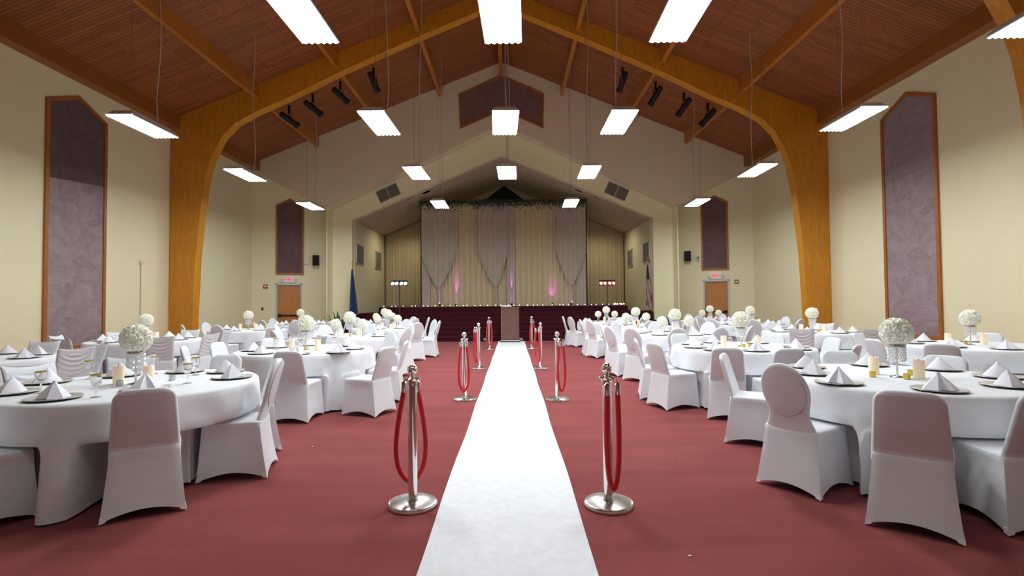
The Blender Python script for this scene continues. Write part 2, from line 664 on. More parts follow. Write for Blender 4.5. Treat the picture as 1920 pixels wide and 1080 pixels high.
def drape(x0, x1, y, z0, z1, nf, amp, hem=None, seed=0, nv=10, top=None):
    """a pleated cloth with thickness: front at y, hem(u)->z"""
    rnd = random.Random(seed)
    ph = [rnd.uniform(0, 6.28) for _ in range(4)]
    nu = max(24, int(nf * 9))

    def yo(u, v):
        a = sin(u * nf * 2 * PI + ph[0] + .6 * sin(u * 7 + ph[1])) + .4 * sin(u * nf * 3.3 * PI + ph[2])
        return amp * a * (.75 + .25 * (1 - v))

    def zz(u, v):
        b = hem(u) if hem else z0
        return b + ((top(u) if top else z1) - b) * v
    mb = MB()
    mb.grid(lambda u, v: (x0 + (x1 - x0) * u, y + yo(u, v), zz(u, v)), nu, nv)
    mb.grid(lambda u, v: (x0 + (x1 - x0) * u, y + .012 + yo(u, v), zz(u, v)), nu, nv)
    return mb


def curtain(name, label, mb, mat, group=None):
    c = Vector((0, 0, 0))
    o = obj(name, mb.mesh(name, mat, 60))
    return tag(o, label, 'curtain', group)


curtain('stage_curtain', 'cream pleated curtain on the stage back wall, beyond the white party light stand', drape(-6.42, -4.0, 26.0, 1.03, 0, 16, .03, lambda u: 1.275, 1, 10, lambda u: 7.44 - CSL * (XC + 6.42 - 2.42 * u)), 'curtain_cream', 'side curtains of the stage')
curtain('stage_curtain', 'cream pleated curtain on the stage back wall, beyond the red party light stand', drape(3.3, 5.69, 26.0, ZS, 0, 16, .03, lambda u: 1.275, 2, 10, lambda u: 7.44 - CSL * (3.3 + 2.39 * u - XC)), 'curtain_cream', 'side curtains of the stage')
CY, CK = 22.3, .910
KZ = lambda z: 1.42 + (z - 1.42) * CK
bd = thing('backdrop_curtain', 'wide cream pleated backdrop curtain hung behind the stage lights', 'curtain', (SX, CY, ZS))
CX0, CX1 = -4.32 * CK, 3.56 * CK
mb = drape(CX0 - SX, CX1 - SX, 0, .005, KZ(6.24) - ZS, 46, .03, None, 3, 14)
obj('pleated_cloth', mb.mesh('pleated_cloth', 'curtain_cream', 60), bd)
mb = MB()
for x in (CX0 - .03, CX1 + .03):
    mb.lathe([(.025, 0), (.025, KZ(6.30) - ZS)], 10, (x - SX, .02, 0))
mb.tube([(CX0 - .03 - SX, .02, KZ(6.24) - ZS), (CX1 + .03 - SX, .02, KZ(6.24) - ZS)], .025)
obj('pipe_stand', mb.mesh('pipe_stand', 'black_metal'), bd)
for (xa, xb, xm, zb, ln, lb) in ((-4.3, -2.66, -3.5, 2.12, 'outermost toward the blue flag', 4), (-1.6, -.2, -.77, 2.16, 'in the middle behind the podium', 5), (2.1, 3.54, 2.81, 2.19, 'outermost toward the striped flag', 6)):
    xa, xb, xm, zb = xa * CK, xb * CK, xm * CK, KZ(zb)

    def hem(u, xa=xa, xb=xb, xm=xm, zb=zb):
        x = xa + (xb - xa) * u
        t = abs(x - xm) / ((xm - xa) if x < xm else (xb - xm))
        return zb + 1.5 * t ** 1.35
    root = thing('swag_drape', 'sheer grey swag with a pointed hem over the backdrop, ' + ln, 'curtain', (0, CY - .18, 0), 0, 'sheer swags on the backdrop')
    obj('swag_cloth', drape(xa, xb, 0, 2, KZ(6.2), 9, .018, hem, lb, 12).mesh('swag_cloth', 'curtain_sheer', 60), root)
    pts = []
    for i in range(25):
        u = i / 24
        pts.append((xa + (xb - xa) * u, -.015, hem(u)))
    obj('rolled_hem', MB().tube(pts, .022, 6).mesh('rolled_hem', 'curtain_sheer'), root)
    obj('hanging_tail', MB().tube([(xm, -.01, zb + .02), (xm + .02, 0, zb - .3), (xm + .05, .0, ZS + .05)], [.03, .045, .05], 8).mesh('hanging_tail', 'curtain_sheer'), root)
# the grey sheer panels that run to the floor beside the swags
for (xa, xb, ln, sd) in ((-4.3, -3.9, 'at its edge toward the blue flag', 11), (-.24, .16, 'just beyond the podium', 12), (3.1, 3.54, 'at its edge toward the striped flag', 13)):
    curtain('sheer_panel', 'full length grey sheer panel on the backdrop, ' + ln, drape(xa * CK, xb * CK, CY - .10, ZS + .01, KZ(6.2), 4, .012, None, sd), 'curtain_sheer', 'sheer full length panels')
# garland
g = MB()
rnd = random.Random(5)
for i in range(1700):
    x = rnd.uniform(CX0, CX1)
    z = KZ(6.30) - abs(rnd.gauss(0, .15))
    y = CY - .36 + rnd.uniform(-.08, .05)
    d = Vector((rnd.uniform(-.6, .6), rnd.uniform(-.5, .1), rnd.uniform(-1, .1))).normalized()
    sd = d.cross(Vector((0, 1, .2))).normalized() * .022
    ln = rnd.uniform(.07, .14)
    p = Vector((x, y, z))
    up = Vector((0, -.006, 0))
    g.add([p, p + d * ln * .5 + sd, p + d * ln, p + d * ln * .5 - sd, p + d * ln * .5 + up], [(0, 1, 4), (1, 2, 4), (2, 3, 4), (3, 0, 4)])
root = thing('leaf_garland', 'dark green leaf garland along the top of the backdrop curtain', 'garland', (0, 0, 0))
obj('leaves', g.mesh('leaves', 'garland', 38, False), root)
obj('vine', MB().tube([(CX0, CY - .31, KZ(6.25)), (XC, CY - .32, KZ(6.24)), (CX1, CY - .31, KZ(6.25))], .018, 6).mesh('vine', 'garland'), root)

# magenta uplights on the stage floor
for (x, z, en, sz, dy, ln) in ((-3.43, 1.68, 10, 22, .02, 'first from the blue flag'), (-2.65, 1.32, 75, 19, .04, 'second from the blue flag'), (-.02, 1.85, 50, 17, .06, 'in line with the podium'), (1.9, 1.38, 22, 40, .04, 'second from the striped flag'), (2.79, 1.65, 10, 22, .02, 'first from the striped flag')):
    x *= CK
    root = thing('uplight', 'small black uplight glowing magenta before the backdrop, ' + ln, 'light', (x, CY - .26 - dy, ZS + .001), 0, 'magenta uplights')
    Mt = Matrix.Translation((0, 0, .07)) @ Matrix.Rotation(R(-22), 4, 'X')
    obj('can', MB().lathe([(.03, -.05), (.036, -.04), (.036, .04), (.031, .04), (.031, .02)], 16, M=Mt).mesh('can', 'black_metal'), root)
    obj('lens', MB().lathe([(.0, .021), (.0305, .021)], 16, M=Mt).mesh('lens', 'uplens'), root)
    yk = MB().box(-.05, .05, -.03, .03, 0, .008)
    for s in (-1, 1):
        yk.box(*sorted((s * .041, s * .05)), -.012, .012, .007, .08)
    obj('yoke', yk.mesh('yoke', 'black_metal'), root)
    ld = bpy.data.lights.new('uplight_beam', 'SPOT')
    ld.energy = en
    ld.color = (.72, .10, 1.0)
    ld.spot_size = R(sz)
    ld.spot_blend = .8
    ld.shadow_soft_size = .02
    lo = obj('uplight_beam', ld, None, (x, CY - (.17 if sz < 20 else .26) - dy, ZS + .13 + max(0, (z - 1.45) * .9)))
    lo.rotation_euler = (R(180 - (13 if sz < 20 else 26)), 0, 0)

# fairy lights along the stage lip
root = thing('fairy_light_string', 'string of tiny warm fairy lights laid along the stage front edge', 'string lights', (SX, 20.75, ZS))
pts = [(-4.9 + 9.8 * i / 60, .02 + .03 * sin(i * 1.7), .012) for i in range(61)]
obj('wire', MB().tube(pts, .004, 5).mesh('wire', 'cord_white'), root)
bl = MB().lathe([(0, -.012), (.010, -.006), (.013, .002), (.009, .011), (0, .014)], 8).mesh('bulb', 'bulb_warm')
rnd = random.Random(3)
for i in range(38):
    x = -4.8 + 9.6 * (i + rnd.uniform(-.35, .35)) / 37
    obj('bulb', bl, root, (x, .02 + rnd.uniform(-.03, .05), .035 + rnd.uniform(0, .01)))
root = thing('fairy_light_string', 'loose heap of warm fairy lights on the stage corner by the striped flag', 'string lights', (4.35, 20.85, ZS))
pts = [(.28 * cos(i * .8) * (1 - i / 40), .22 * sin(i * .8), .012 + .002 * i) for i in range(26)]
obj('wire', MB().tube(pts, .004, 5).mesh('wire', 'cord_white'), root)
for i in range(9):
    p = pts[i * 2 + 3]
    obj('bulb', bl, root, (p[0], p[1], p[2] + .03))

# ceiling cans in the stage ceiling
can = MB().lathe([(.10, 0), (.115, -.006), (.115, -.018), (.085, -.016), (.08, .0)], 18).mesh('trim_ring', 'can_trim')
canl = MB().lathe([(0, -.004), (.082, -.004)], 18).mesh('lamp_face', 'sign_white')
ring = MB().lathe([(.20, 0), (.27, -.01), (.27, -.03), (.20, -.025), (.19, 0)], 24).mesh('trim_ring', 'can_trim')
ringl = MB().lathe([(0, -.008), (.20, -.008)], 24).mesh('speaker_mesh', 'ventgrey')
for side, wd in ((-1, 'blue-flag'), (1, 'striped-flag')):
    for (o, y, nm, big) in ((.55, 23.2, 'front row at the ridge', 0), (.95, 21.7, 'back row at the ridge', 0), (.85, 24.3, 'back row near the dark gap', 0), (2.75, 21.6, 'front row halfway down', 0), (2.45, 21.9, 'second halfway down', 0), (3.9, 21.3, 'front row low down', 0), (4.5, 22.9, 'middle low down', 0), (5.5, 21.3, 'front row at the foot', 0), (3.2, 21.4, 'wide ring', 1)):
        x = XC + side * o
        lab = ('wide round ceiling speaker in the stage ceiling slope on the %s side' % wd) if big else 'round recessed light in the %s slope of stage ceiling, %s' % (wd, nm)
        root = thing('ceiling_speaker' if big else 'recessed_ceiling_light', lab, 'speaker' if big else 'light', (x, y, 7.465 - CSL * o), 0, None if big else 'recessed lights in the stage ceiling')
        root.rotation_euler = (0, side * math.atan(CSL), 0)
        obj('trim_ring', ring if big else can, root)
        obj('speaker_mesh' if big else 'lamp_face', ringl if big else canl, root)

for x, y in ((-4.9, 24.2), (4.2, 24.2)):  # added spots to brighten the stage side curtains; no can sits here
    ld = bpy.data.lights.new('stage_fill_spot', 'SPOT')
    ld.energy = 110
    ld.color = (1.0, .88, .66)
    ld.spot_size = R(150)
    ld.spot_blend = .9
    ld.shadow_soft_size = .08
    obj('stage_fill_spot', ld, None, (x, y, 7.40 - CSL * abs(x - XC)))

# return air vents on the proscenium
for (xm, zm, s, wd) in ((-5.02, 5.93, 1, 'blue-flag'), (4.31, 5.92, -1, 'striped-flag')):
    a = math.atan(.45) * -s
    root = thing('air_vent', 'grey double air vent grille above the stage opening, %s side' % wd, 'vent', (xm, YP, zm))
    root.rotation_euler = (0, a, 0)
    w, h = .47, .27
    b = MB()
    for x in (-w, -.012, w - .024):
        b.box(x, x + .024, -.03, 0, -h, h)
    for z in (-h, h - .024):
        b.box(-w, w, -.03, 0, z, z + .024)
    obj('vent_frame', b.mesh('vent_frame', 'plate_ivory'), root)
    b = MB().box(-w + .02, w - .02, -.006, -.001, -h + .02, h - .02)
    for i in range(16):
        z = -h + .035 + i * (2 * h - .07) / 15
        b.box(-w + .022, w - .022, -.02, -.007, z - .006, z + .004)
    obj('vent_slats', b.mesh('vent_slats', 'ventgrey'), root)

# grey fabric squares on the stage side walls
for (x, y, s, lab) in ((OXL + .022, 24.75, 1, 'grey rectangular speaker grille on the stage side wall, deeper one behind the blue flag'), (OXL + .022, 21.75, 1, 'grey rectangular speaker grille right behind the blue flag pole'), (OXR - .022, 24.75, -1, 'grey rectangular speaker grille on the stage side wall, deeper one behind the striped flag'), (OXR - .022, 21.75, -1, 'grey rectangular speaker grille right behind the striped flag pole')):
    root = thing('wall_grille', lab, 'speaker grille', (x, y, 3.5), R(90) if s < 0 else R(-90), 'grilles on the stage side walls')
    root.rotation_euler = (0, 0, R(90) * s)
    b = MB()
    for a in (-.5, .46):
        b.box(a, a + .04, -.04, 0, -.42, .42)
    for a in (-.42, .38):
        b.box(-.5, .5, -.04, 0, a, a + .04)
    obj('grille_frame', b.mesh('grille_frame', 'greymetal'), root)
    obj('grille_cloth', boxm(-.47, .47, -.03, -.004, -.39, .39).mesh('grille_cloth', 'ventgrey'), root)


# ------------------------------------------------------------------ hanging lamps
def lamp_meshes():
    w, l, h = .235, .61, .10
    hs = MB()
    # trapezoid shell with open bottom
    a = [(-w, -l, .012), (w, -l, .012), (w, l, .012), (-w, l, .012)]
    b = [(-w + .07, -l + .06, h), (w - .07, -l + .06, h), (w - .07, l - .06, h), (-w + .07, l - .06, h)]
    hs.add(a + b, [(0, 1, 5, 4), (1, 2, 6, 5), (2, 3, 7, 6), (3, 0, 4, 7), (4, 5, 6, 7)])
    hs.box(-w, -w + .006, -l, l, -.008, .012)
    hs.box(w - .006, w, -l, l, -.008, .012)
    n = 12
    vs = []
    for y in (-l, l):
        for i in range(n + 1):
            vs.append((-w + .008 + (2 * w - .016) * i / n, y, -.012 if i % 2 else .008))
    df = MB().add(vs, [(i + 1, i, n + 1 + i, n + 2 + i) for i in range(n)])
    bx = boxm(-.06, .06, -.16, .16, h, h + .035)
    return hs.mesh('lamp_housing', 'whitemetal', 20), df.mesh('reflector_lens', 'lamp_light', 10, False), bx.mesh('ballast_box', 'whitemetal')


LH, LDF, LBX = lamp_meshes()
ROWS = [(5.72, 'first row from the viewpoint'), (9.27, 'second row from the viewpoint'), (12.85, 'third row from the viewpoint'), (17.0, 'fourth row, closest to the stage')]
COLS = [(-6.70, 'outer column over the blue-flag tables'), (-2.37, 'inner column over the blue-flag tables'), (-.10, 'middle column over the white runner'), (1.97, 'inner column over the striped-flag tables'), (6.20, 'outer column over the striped-flag tables')]
ZL = 4.69
REAR = 11
rnd = random.Random(9)
for yi, (y, rw) in enumerate(ROWS):
    for xi, (x, cw) in enumerate(COLS):
        if (xi == 2 and yi == 3) or (xi == 0 and yi == 0):
            continue
        root = thing('hanging_ceiling_light', 'white hanging rectangular light, %s, %s' % (rw, cw), 'ceiling light', (x, y + rnd.uniform(-.05, .05), ZL), rnd.uniform(-.03, .03), 'rectangular lights hanging from the roof')
        obj('lamp_housing', LH, root)
        obj('reflector_lens', LDF, root)
        obj('ballast_box', LBX, root)
        zt = roofz(x) - ZL - .01
        for s in (-1, 1):
            w = MB().tube([(0, s * .34, .10), (0, s * .34, zt)], .0045, 5)
            obj('hanging_wire', w.mesh('hanging_wire', 'wire'), root)
        pts = []
        ph = rnd.uniform(0, 6)
        for i in range(29):
            t = i / 28
            e = min(1, t * 8) * min(1, (1 - t) * 8)
            pts.append((.03 * sin(ph + t * 8) * e + .04, .3 + .02 * sin(ph + t * 5) * e, .13 + (zt - .13) * t))
        obj('power_cord', MB().tube(pts, .008, 6).mesh('power_cord', 'cord_white'), root)
# the fixture row just behind the viewpoint (outside the frame): its light only
for x, _ in COLS + [(-6.7, 0)]:
    ld = bpy.data.lights.new('hall_lamp', 'AREA')
    ld.shape = 'RECTANGLE'
    ld.size, ld.size_y = .47, 1.22
    ld.energy = REAR
    ld.color = (.93, .985, 1.0)
    obj('hall_lamp', ld, None, (x, 1.0 if _ else 5.3, ZL))

# ------------------------------------------------------------------ stage spotlights under the arch
sb = MB().lathe([(0, -.31), (.06, -.31), (.085, -.29), (.09, -.12), (.098, -.10), (.098, .02), (.09, .04), (.09, .22), (.104, .23), (.104, .32), (.09, .32)], 18).mesh('spot_body', 'black_metal')
sl_ = MB().lathe([(0, .30), (.088, .30)], 18).mesh('spot_lens', 'silver_glass')


def spot(px, d, label):
    root = thing('stage_spotlight', label, 'spotlight', px, 0, 'black spotlights under the arch')
    q = Vector(d).normalized().to_track_quat('Z', 'Y')
    a = obj('spot_body', sb, root)
    b = obj('spot_lens', sl_, root)
    for o in (a, b):
        o.rotation_mode = 'QUATERNION'
        o.rotation_quaternion = q
    sd = Vector(d).cross(Vector((0, 0, 1))).normalized() * .11
    pts = [sd, sd + Vector((0, 0, .14)), Vector((0, 0, .2)), -sd + Vector((0, 0, .14)), -sd]
    obj('yoke', MB().tube(pts, .012, 6).mesh('yoke', 'black_metal'), root)
    off = abs(px[0] - XC)
    zc = min(.45, roofz(px[0]) - px[2] - .01)
    obj('clamp', boxm(-.03, .03, -.03, .03, .19, zc).mesh('clamp', 'black_metal'), root)


for i, (x, z, d, wd) in enumerate(((-6.92, 7.19, (.34, .5, -.22), 'lowest'), (-6.18, 7.55, (.32, .5, -.22), 'second lowest'), (-5.32, 7.94, (.30, .5, -.24), 'third up'), (-4.28, 8.36, (.17, .45, -.54), 'uppermost'))):
    spot((x, 15.85, z), d, 'black stage spotlight under the arch on the blue-flag side, %s of four' % wd)
for i, (x, z, d, wd) in enumerate(((6.17, 7.15, (-.34, .42, -.40), 'lowest'), (5.43, 7.48, (-.30, .42, -.42), 'second lowest'), (4.55, 7.85, (-.26, .42, -.46), 'third up'), (3.52, 8.30, (-.16, .45, -.54), 'uppermost'))):
    spot((x, 15.85, z), d, 'black stage spotlight under the arch on the striped-flag side, %s of four' % wd)

# ------------------------------------------------------------------ small wall fittings
for side, s, z, wd in (('L', 2.36, 3.2, 'blue'), ('R', 2.45, 3.24, 'striped')):
    root = thing('wall_speaker', 'black loudspeaker box on the angled wall beside the stage, %s-flag side' % wd, 'speaker')
    obj('cabinet', boxm(-.125, .125, -.33, -.10, -.2, .2).mesh('cabinet', 'black'), root)
    obj('front_grille', boxm(-.112, .112, -.342, -.331, -.185, .185).mesh('front_grille', 'grille'), root)
    obj('bracket', MB().box(-.03, .03, -.10, 0, -.04, .04).mesh('bracket', 'black_metal'), root)
    place(side, s, z, root)
# exit signs


def letters(txt, h, depth=.004):
    """block letters E X I T as boxes and bars; x to +, z up, front toward -y"""
    mb = MB()
    x = 0
    t = h * .2

    def bar(x0, z0, x1, z1):
        d = Vector((x1 - x0, 0, z1 - z0))
        n = Vector((-d.z, 0, d.x)).normalized() * t / 2
        p = [Vector((x0, 0, z0)), Vector((x1, 0, z1))]
        q = [p[0] + n, p[0] - n, p[1] - n, p[1] + n]
        mb.prism([(a.x, a.z) for a in q], -depth, 0)
    for c in txt:
        w = h * .55
        if c == 'E':
            mb.box(x, x + t, -depth, 0, 0, h)
            for z in (0, (h - t) / 2, h - t):
                mb.box(x + t, x + w, -depth, 0, z, z + t)
        elif c == 'X':
            bar(x + t / 2, 0, x + w - t / 2, h)
            bar(x + t / 2, h, x + w - t / 2, 0)
        elif c == 'I':
            w = t
            mb.box(x, x + t, -depth, 0, 0, h)
        elif c == 'T':
            mb.box(x, x + w, -depth, 0, h - t, h)
            mb.box(x + w / 2 - t / 2, x + w / 2 + t / 2, -depth, 0, 0, h - t)
        x += w + h * .16
    return mb, x - h * .16


for side, s, wd in (('L', 1.35, 'blue'), ('R', 1.39, 'striped')):
    root = thing('exit_sign', 'white emergency EXIT sign with red letters over the door, %s-flag side' % wd, 'exit sign')
    obj('sign_box', boxm(-.19, .19, -.075, 0, -.13, .13).mesh('sign_box', 'sign_white'), root)
    mb, w = letters('EXIT', .12)
    obj('exit_lettering', mb.mesh('exit_lettering', 'exit_red'), root, (-w / 2, -.076, -.05))
    for a in (-.26, .26):
        M = Matrix.Translation((a, -.06, -.04)) @ Matrix.Rotation(R(90), 4, 'X')
        b = MB().lathe([(0, -.05), (.05, -.05), (.06, .02), (.06, .03), (0, .025)], 14, M=M)
        b.box(min(a, a * .6), max(a, a * .6), -.045, -.03, -.05, -.03)
        obj('lamp_head', b.mesh('lamp_head', 'greymetal'), root)
    place(side, s, 2.43, root)
for side, s, z, wd in (('L', .49, 2.14, 'blue'), ('R', .63, 2.17, 'striped')):
    root = thing('fire_alarm', 'small red fire alarm box on the wall, %s-flag side' % wd, 'fire alarm')
    obj('alarm_body', boxm(-.075, .075, -.05, 0, -.075, .075).mesh('alarm_body', 'alarm_red'), root)
    obj('strobe', boxm(-.045, .045, -.062, -.051, -.03, .03).mesh('strobe', 'sign_white'), root)
    place(side, s, z, root)
for side, s, z, m, wd in (('L', .38, 1.25, 'brown_plate', 'brown switch plate on the wall beside the exit door, blue-flag side'), ('R', 2.29, 1.29, 'plate_ivory', 'ivory switch plate on the wall beside the exit door, striped-flag side')):
    root = thing('switch_plate', wd, 'light switch')
    obj('cover_plate', boxm(-.04, .04, -.008, 0, -.06, .06).mesh('cover_plate', m), root)
    obj('toggle', boxm(-.008, .008, -.02, -.009, -.012, .012).mesh('toggle', 'black' if side == 'L' else 'sign_white'), root)
    place(side, s, z, root)
root = thing('wall_bracket', 'thin white bracket shelf on the wall beside the blue-flag side panel', 'bracket')
obj('plate', boxm(-.09, .07, -.10, 0, -.012, .008).mesh('plate', 'whitemetal'), root)
obj('strut', boxm(-.02, .0, -.06, 0, -.05, -.012).mesh('strut', 'whitemetal'), root)
place('L', 2.02, 3.06, root)
root = thing('security_camera', 'white security camera on the wall beside the loudspeaker, striped-flag side', 'camera')
Mt = Matrix.Translation((0, -.14, .02)) @ Matrix.Rotation(R(70), 4, 'X') @ Matrix.Rotation(R(20), 4, 'Y')
obj('camera_body', MB().lathe([(0, -.11), (.04, -.11), (.045, 0), (.045, .10), (.038, .10)], 16, M=Mt).mesh('camera_body', 'sign_white'), root)
obj('lens', MB().lathe([(0, .10), (.037, .10), (.03, .112), (0, .115)], 16, M=Mt).mesh('lens', 'black'), root)
obj('mount', boxm(-.03, .03, -.10, 0, -.10, -.03).mesh('mount', 'plate_ivory'), root)
place('R', 2.09, 3.12, root)
root = thing('wall_conduit', 'thin white cable conduit running up the side wall with a small box on top', 'conduit', (XL, 14.13, 0))
obj('tube', MB().lathe([(.012, .12), (.012, 2.56)], 8, (.02, 0, 0)).mesh('tube', 'cord_white'), root)
obj('junction_box', boxm(.001, .05, -.05, .05, 2.56, 2.66).mesh('junction_box', 'plate_ivory'), root)

# ------------------------------------------------------------------ runner, podium, small floor things
root = thing('aisle_runner', 'long white fabric aisle runner laid up the middle of the red carpet', 'runner', (-.04, 2, 0))


def runner_fn(u, v):
    x = -.475 + .955 * u
    y = .4 + 18.4 * v - 2 + .02 * u
    e = .006 * sin(y * 2.1 + u * 3) * (abs(u - .5) * 2) ** 6
    return (x + e, y, .009 + .0015 * sin(y * 5 + 9 * u))


mb = MB().grid(runner_fn, 13, 120)
mb.grid(lambda u, v: (runner_fn(u, v)[0], runner_fn(u, v)[1], .002), 13, 120)
o = obj('runner_cloth', mb.mesh('runner_cloth', 'runner', 60), root)

pod = thing('podium', 'tall dark brown wooden podium at the stage end of the white runner', 'podium', (-.085, 18.2, .0115))
obj('front_panel', boxm(-.29, .31, 0, .03, .05, 1.2).mesh('front_panel', 'podium_wood'), pod)
obj('side_panel', boxm(-.31, -.29, 0, .42, .05, 1.2).mesh('side_panel', 'podium_side'), pod)
obj('side_panel', boxm(.31, .33, .03, .42, .05, 1.2).mesh('side_panel', 'podium_wood'), pod)
obj('top', MB().prism([(-.02, 1.2), (.45, 1.2), (.45, 1.25), (-.02, 1.22)], -.32, .34, 'x').mesh('top', 'podium_wood'), pod)
obj('base', boxm(-.34, .36, -.03, .45, 0, .05).mesh('base', 'black'), pod)
obj('kick_strip', boxm(-.33, .35, -.035, -.031, .042, .062).mesh('kick_strip', 'chrome'), pod)
fl = MB()
rnd = random.Random(2)
for i in range(16):
    a, b = rnd.uniform(-.15, .15), rnd.uniform(-.05, .05)
    fl.lathe([(0, -.03), (.03, -.02), (.042, 0), (.03, .025), (0, .032)], 8, (a, b, .03 + rnd.uniform(0, .02)))
o = tag(obj('lace_cloth', fl.mesh('lace_cloth', 'napkin'), None, (-.21, 18.31, 1.245)), 'crumpled white lace cloth lying on top of the brown podium', 'cloth')
for x, z, wd in ((.32, .075, 'beside the podium foot'), (-1.0, .075, 'behind the last stanchion on the blue-flag side')):
    root = thing('outlet_plate', 'grey outlet plate on the lowest stage riser, ' + wd, 'outlet', (x, 18.85, z))
    obj('cover_plate', boxm(-.055, .055, -.012, 0, -.04, .04).mesh('cover_plate', 'greymetal'), root)
    obj('socket', boxm(-.02, .02, -.014, -.0125, -.02, .02).mesh('socket', 'black'), root)
for x, y, wd in ((.97, 2.88, 'by the near stanchion on the striped-flag side'), (-2.0, 5.13, 'between runner and first blue-flag side tables')):
    p = MB().add([(0, 0, .004), (.02, .003, .009), (.016, .012, .004), (-.003, .01, .008), (.008, .006, .001)], [(0, 1, 4), (1, 2, 4), (2, 3, 4), (3, 0, 4), (0, 1, 2, 3)])
    tag(obj('paper_scrap', p.mesh('paper_scrap', 'paper', 38, False), None, (x, y, 0)), 'tiny white paper scrap on the red carpet ' + wd, 'litter')

# ------------------------------------------------------------------ party light stands, flags, plants
for x, y, lens, wd, zt in ((-4.07, 18.52, 'lens_white', 'white', 2.24), (3.44, 18.52, 'lens_red', 'red', 2.19)):
    root = thing('party_light_stand', 'black tripod stand with a bar of four small lit lamps glowing %s before the stage' % wd, 'light stand', (x, y, 0))
    obj('pole', MB().lathe([(.022, .25), (.022, 1.2), (.016, 1.21), (.016, zt)], 10).mesh('pole', 'black_metal'), root)
    for a in (80, 200, 320):
        d = Vector((cos(R(a)), sin(R(a)), 0))
        obj('tripod_leg', MB().tube([d * .02 + Vector((0, 0, .95)), d * .28 + Vector((0, 0, .015))], .012, 6).mesh('tripod_leg', 'black_metal'), root)
    obj('crossbar', boxm(-.29, .29, -.03, .03, zt - .04, zt + .01).mesh('crossbar', 'black_metal'), root)
    for i, a in enumerate((-.225, -.085, .085, .225)):
        M = Matrix.Translation((a, -.02, zt - .12)) @ Matrix.Rotation(R(75), 4, 'X')
        h = obj('lamp_can', MB().lathe([(0, -.09), (.05, -.08), (.062, .0), (.062, .06), (.055, .06), (.055, .045)], 14, M=M).mesh('lamp_can', 'black_metal'), root)
        obj('lamp_lens', MB().lathe([(0, .046), (.054, .046)], 14, M=M).mesh('lamp_lens', lens), h)
    ld = bpy.data.lights.new('party_glow', 'POINT')


def flag(label, loc, mat, fringe, H, sgn):
    root = thing('flag_on_pole', label, 'flag', loc)
    obj('pole', MB().lathe([(.016, .06), (.016, H - .1)], 10).mesh('pole', 'flag_gold'), root)
    obj('finial', MB().lathe([(.0, H - .1), (.025, H - .09), (.01, H - .06), (.03, H - .02), (0, H + .08)], 10).mesh('finial', 'flag_gold'), root)
    obj('floor_base', MB().lathe([(.13, 0), (.14, .03), (.05, .06), (.02, .09)], 20).mesh('floor_base', 'chrome'), root)
    # draped cloth: folded ring that widens downward
    z0, z1 = .36 if fringe else .22, H - .25
    def fn(u, v):
        a = u * 2 * PI
        w = .02 + (.17 if sgn > 0 else .125) * (1 - v) ** .8
        f = 1 + .35 * sin(a * 5 + v * 2)
        return (w * .72 * cos(a) * f + .05 * (1 - v), w * .62 * sin(a) * f - .02, z0 + (z1 - z0) * v + .10 * (1 - v) * sin(a))
    mb = MB().grid(fn, 60, 24, True)
    me = mb.mesh('flag_cloth', mat, 70)
    uvl = me.uv_layers.new(name='UVMap')
    for poly in me.polygons:
        for li in poly.loop_indices:
            vi = me.loops[li].vertex_index
            u = (vi % 60) / 60
            v = (vi // 60) / 23
            uvl.data[li].uv = (abs(u * 2 - 1) * .9 + v * .4, v)
    c = obj('flag_cloth', me, root)
    if fringe:
        mb = MB().grid(lambda u, v: tuple(Vector(fn(u, 0)) * 1 + Vector((0, 0, -.055 + .06 * v))), 60, 2, True)
        obj('fringe', mb.mesh('fringe', 'fringe', 70), c)
        e = MB()
        rn = random.Random(4)
        for i in range(9):
            p = fn(.70 + .1 * rn.random(), .25 + .035 * i)
            e.lathe([(0, -.01), (.014, 0), (0, .01)], 6, (p[0], p[1] - .006, p[2]))
        obj('emblem', e.mesh('emblem', 'flag_gold'), c)


flag('furled dark blue flag with gold fringe on a pole at the stage opening', (-6.43, 20.60, .667), 'flag_blue', True, 2.40, 1)
flag('furled red and white striped flag on a pole at the stage opening', (5.56, 20.99, 1.021), 'flag_stripes', False, 2.15, -1)


def leafy(label, loc, seed, n, hh):
    root = thing('potted_plant', label, 'plant', loc)
    obj('pot', MB().lathe([(.11, 0), (.15, .26), (.16, .26), (.16, .30), (.14, .30), (.135, .27)], 18).mesh('pot', 'terracotta'), root)
    obj('soil', MB().lathe([(0, .272), (.134, .272)], 18).mesh('soil', 'soil'), root)
    rn = random.Random(seed)
    for i in range(n):
        a = rn.uniform(0, 2 * PI)
        tilt = rn.uniform(.1, .62)
        ln = rn.uniform(.45, 1) * hh
        d = Vector((cos(a), sin(a), 0))
        s = Vector((-sin(a), cos(a), 0))
        mb = MB()
        rows = 8

        def c(t, ln=ln, tilt=tilt, d=d):
            return d * (.03 + ln * tilt * t ** 1.6) + Vector((0, 0, .27 + ln * t * (1 - .22 * tilt * t)))
        vs = []
        for r_ in range(rows + 1):
            t = r_ / rows
            w = .052 * sin(PI * min(1, .1 + t * .9)) ** .8 + .003
            p = c(t)
            vs += [p - s * w, p - Vector((0, 0, .012)) - d * .005, p + s * w, p + Vector((0, 0, .001))]
        fs = []
        for r_ in range(rows):
            b = r_ * 4
            fs += [(b, b + 1, b + 5, b + 4), (b + 1, b + 2, b + 6, b + 5), (b + 2, b + 3, b + 7, b + 6), (b + 3, b, b + 4, b + 7)]
        mb.add(vs, fs)
        obj('leaf', mb.mesh('leaf', 'leafgreen', 60), root)


leafy('potted plant with broad green leaves standing before the pillar near the blue flag', (-6.3, 18.5, 0), 3, 20, 1.0)
leafy('low potted plant behind flower balls by the pillar near the striped flag', (5.75, 18.5, 0), 5, 9, .75)

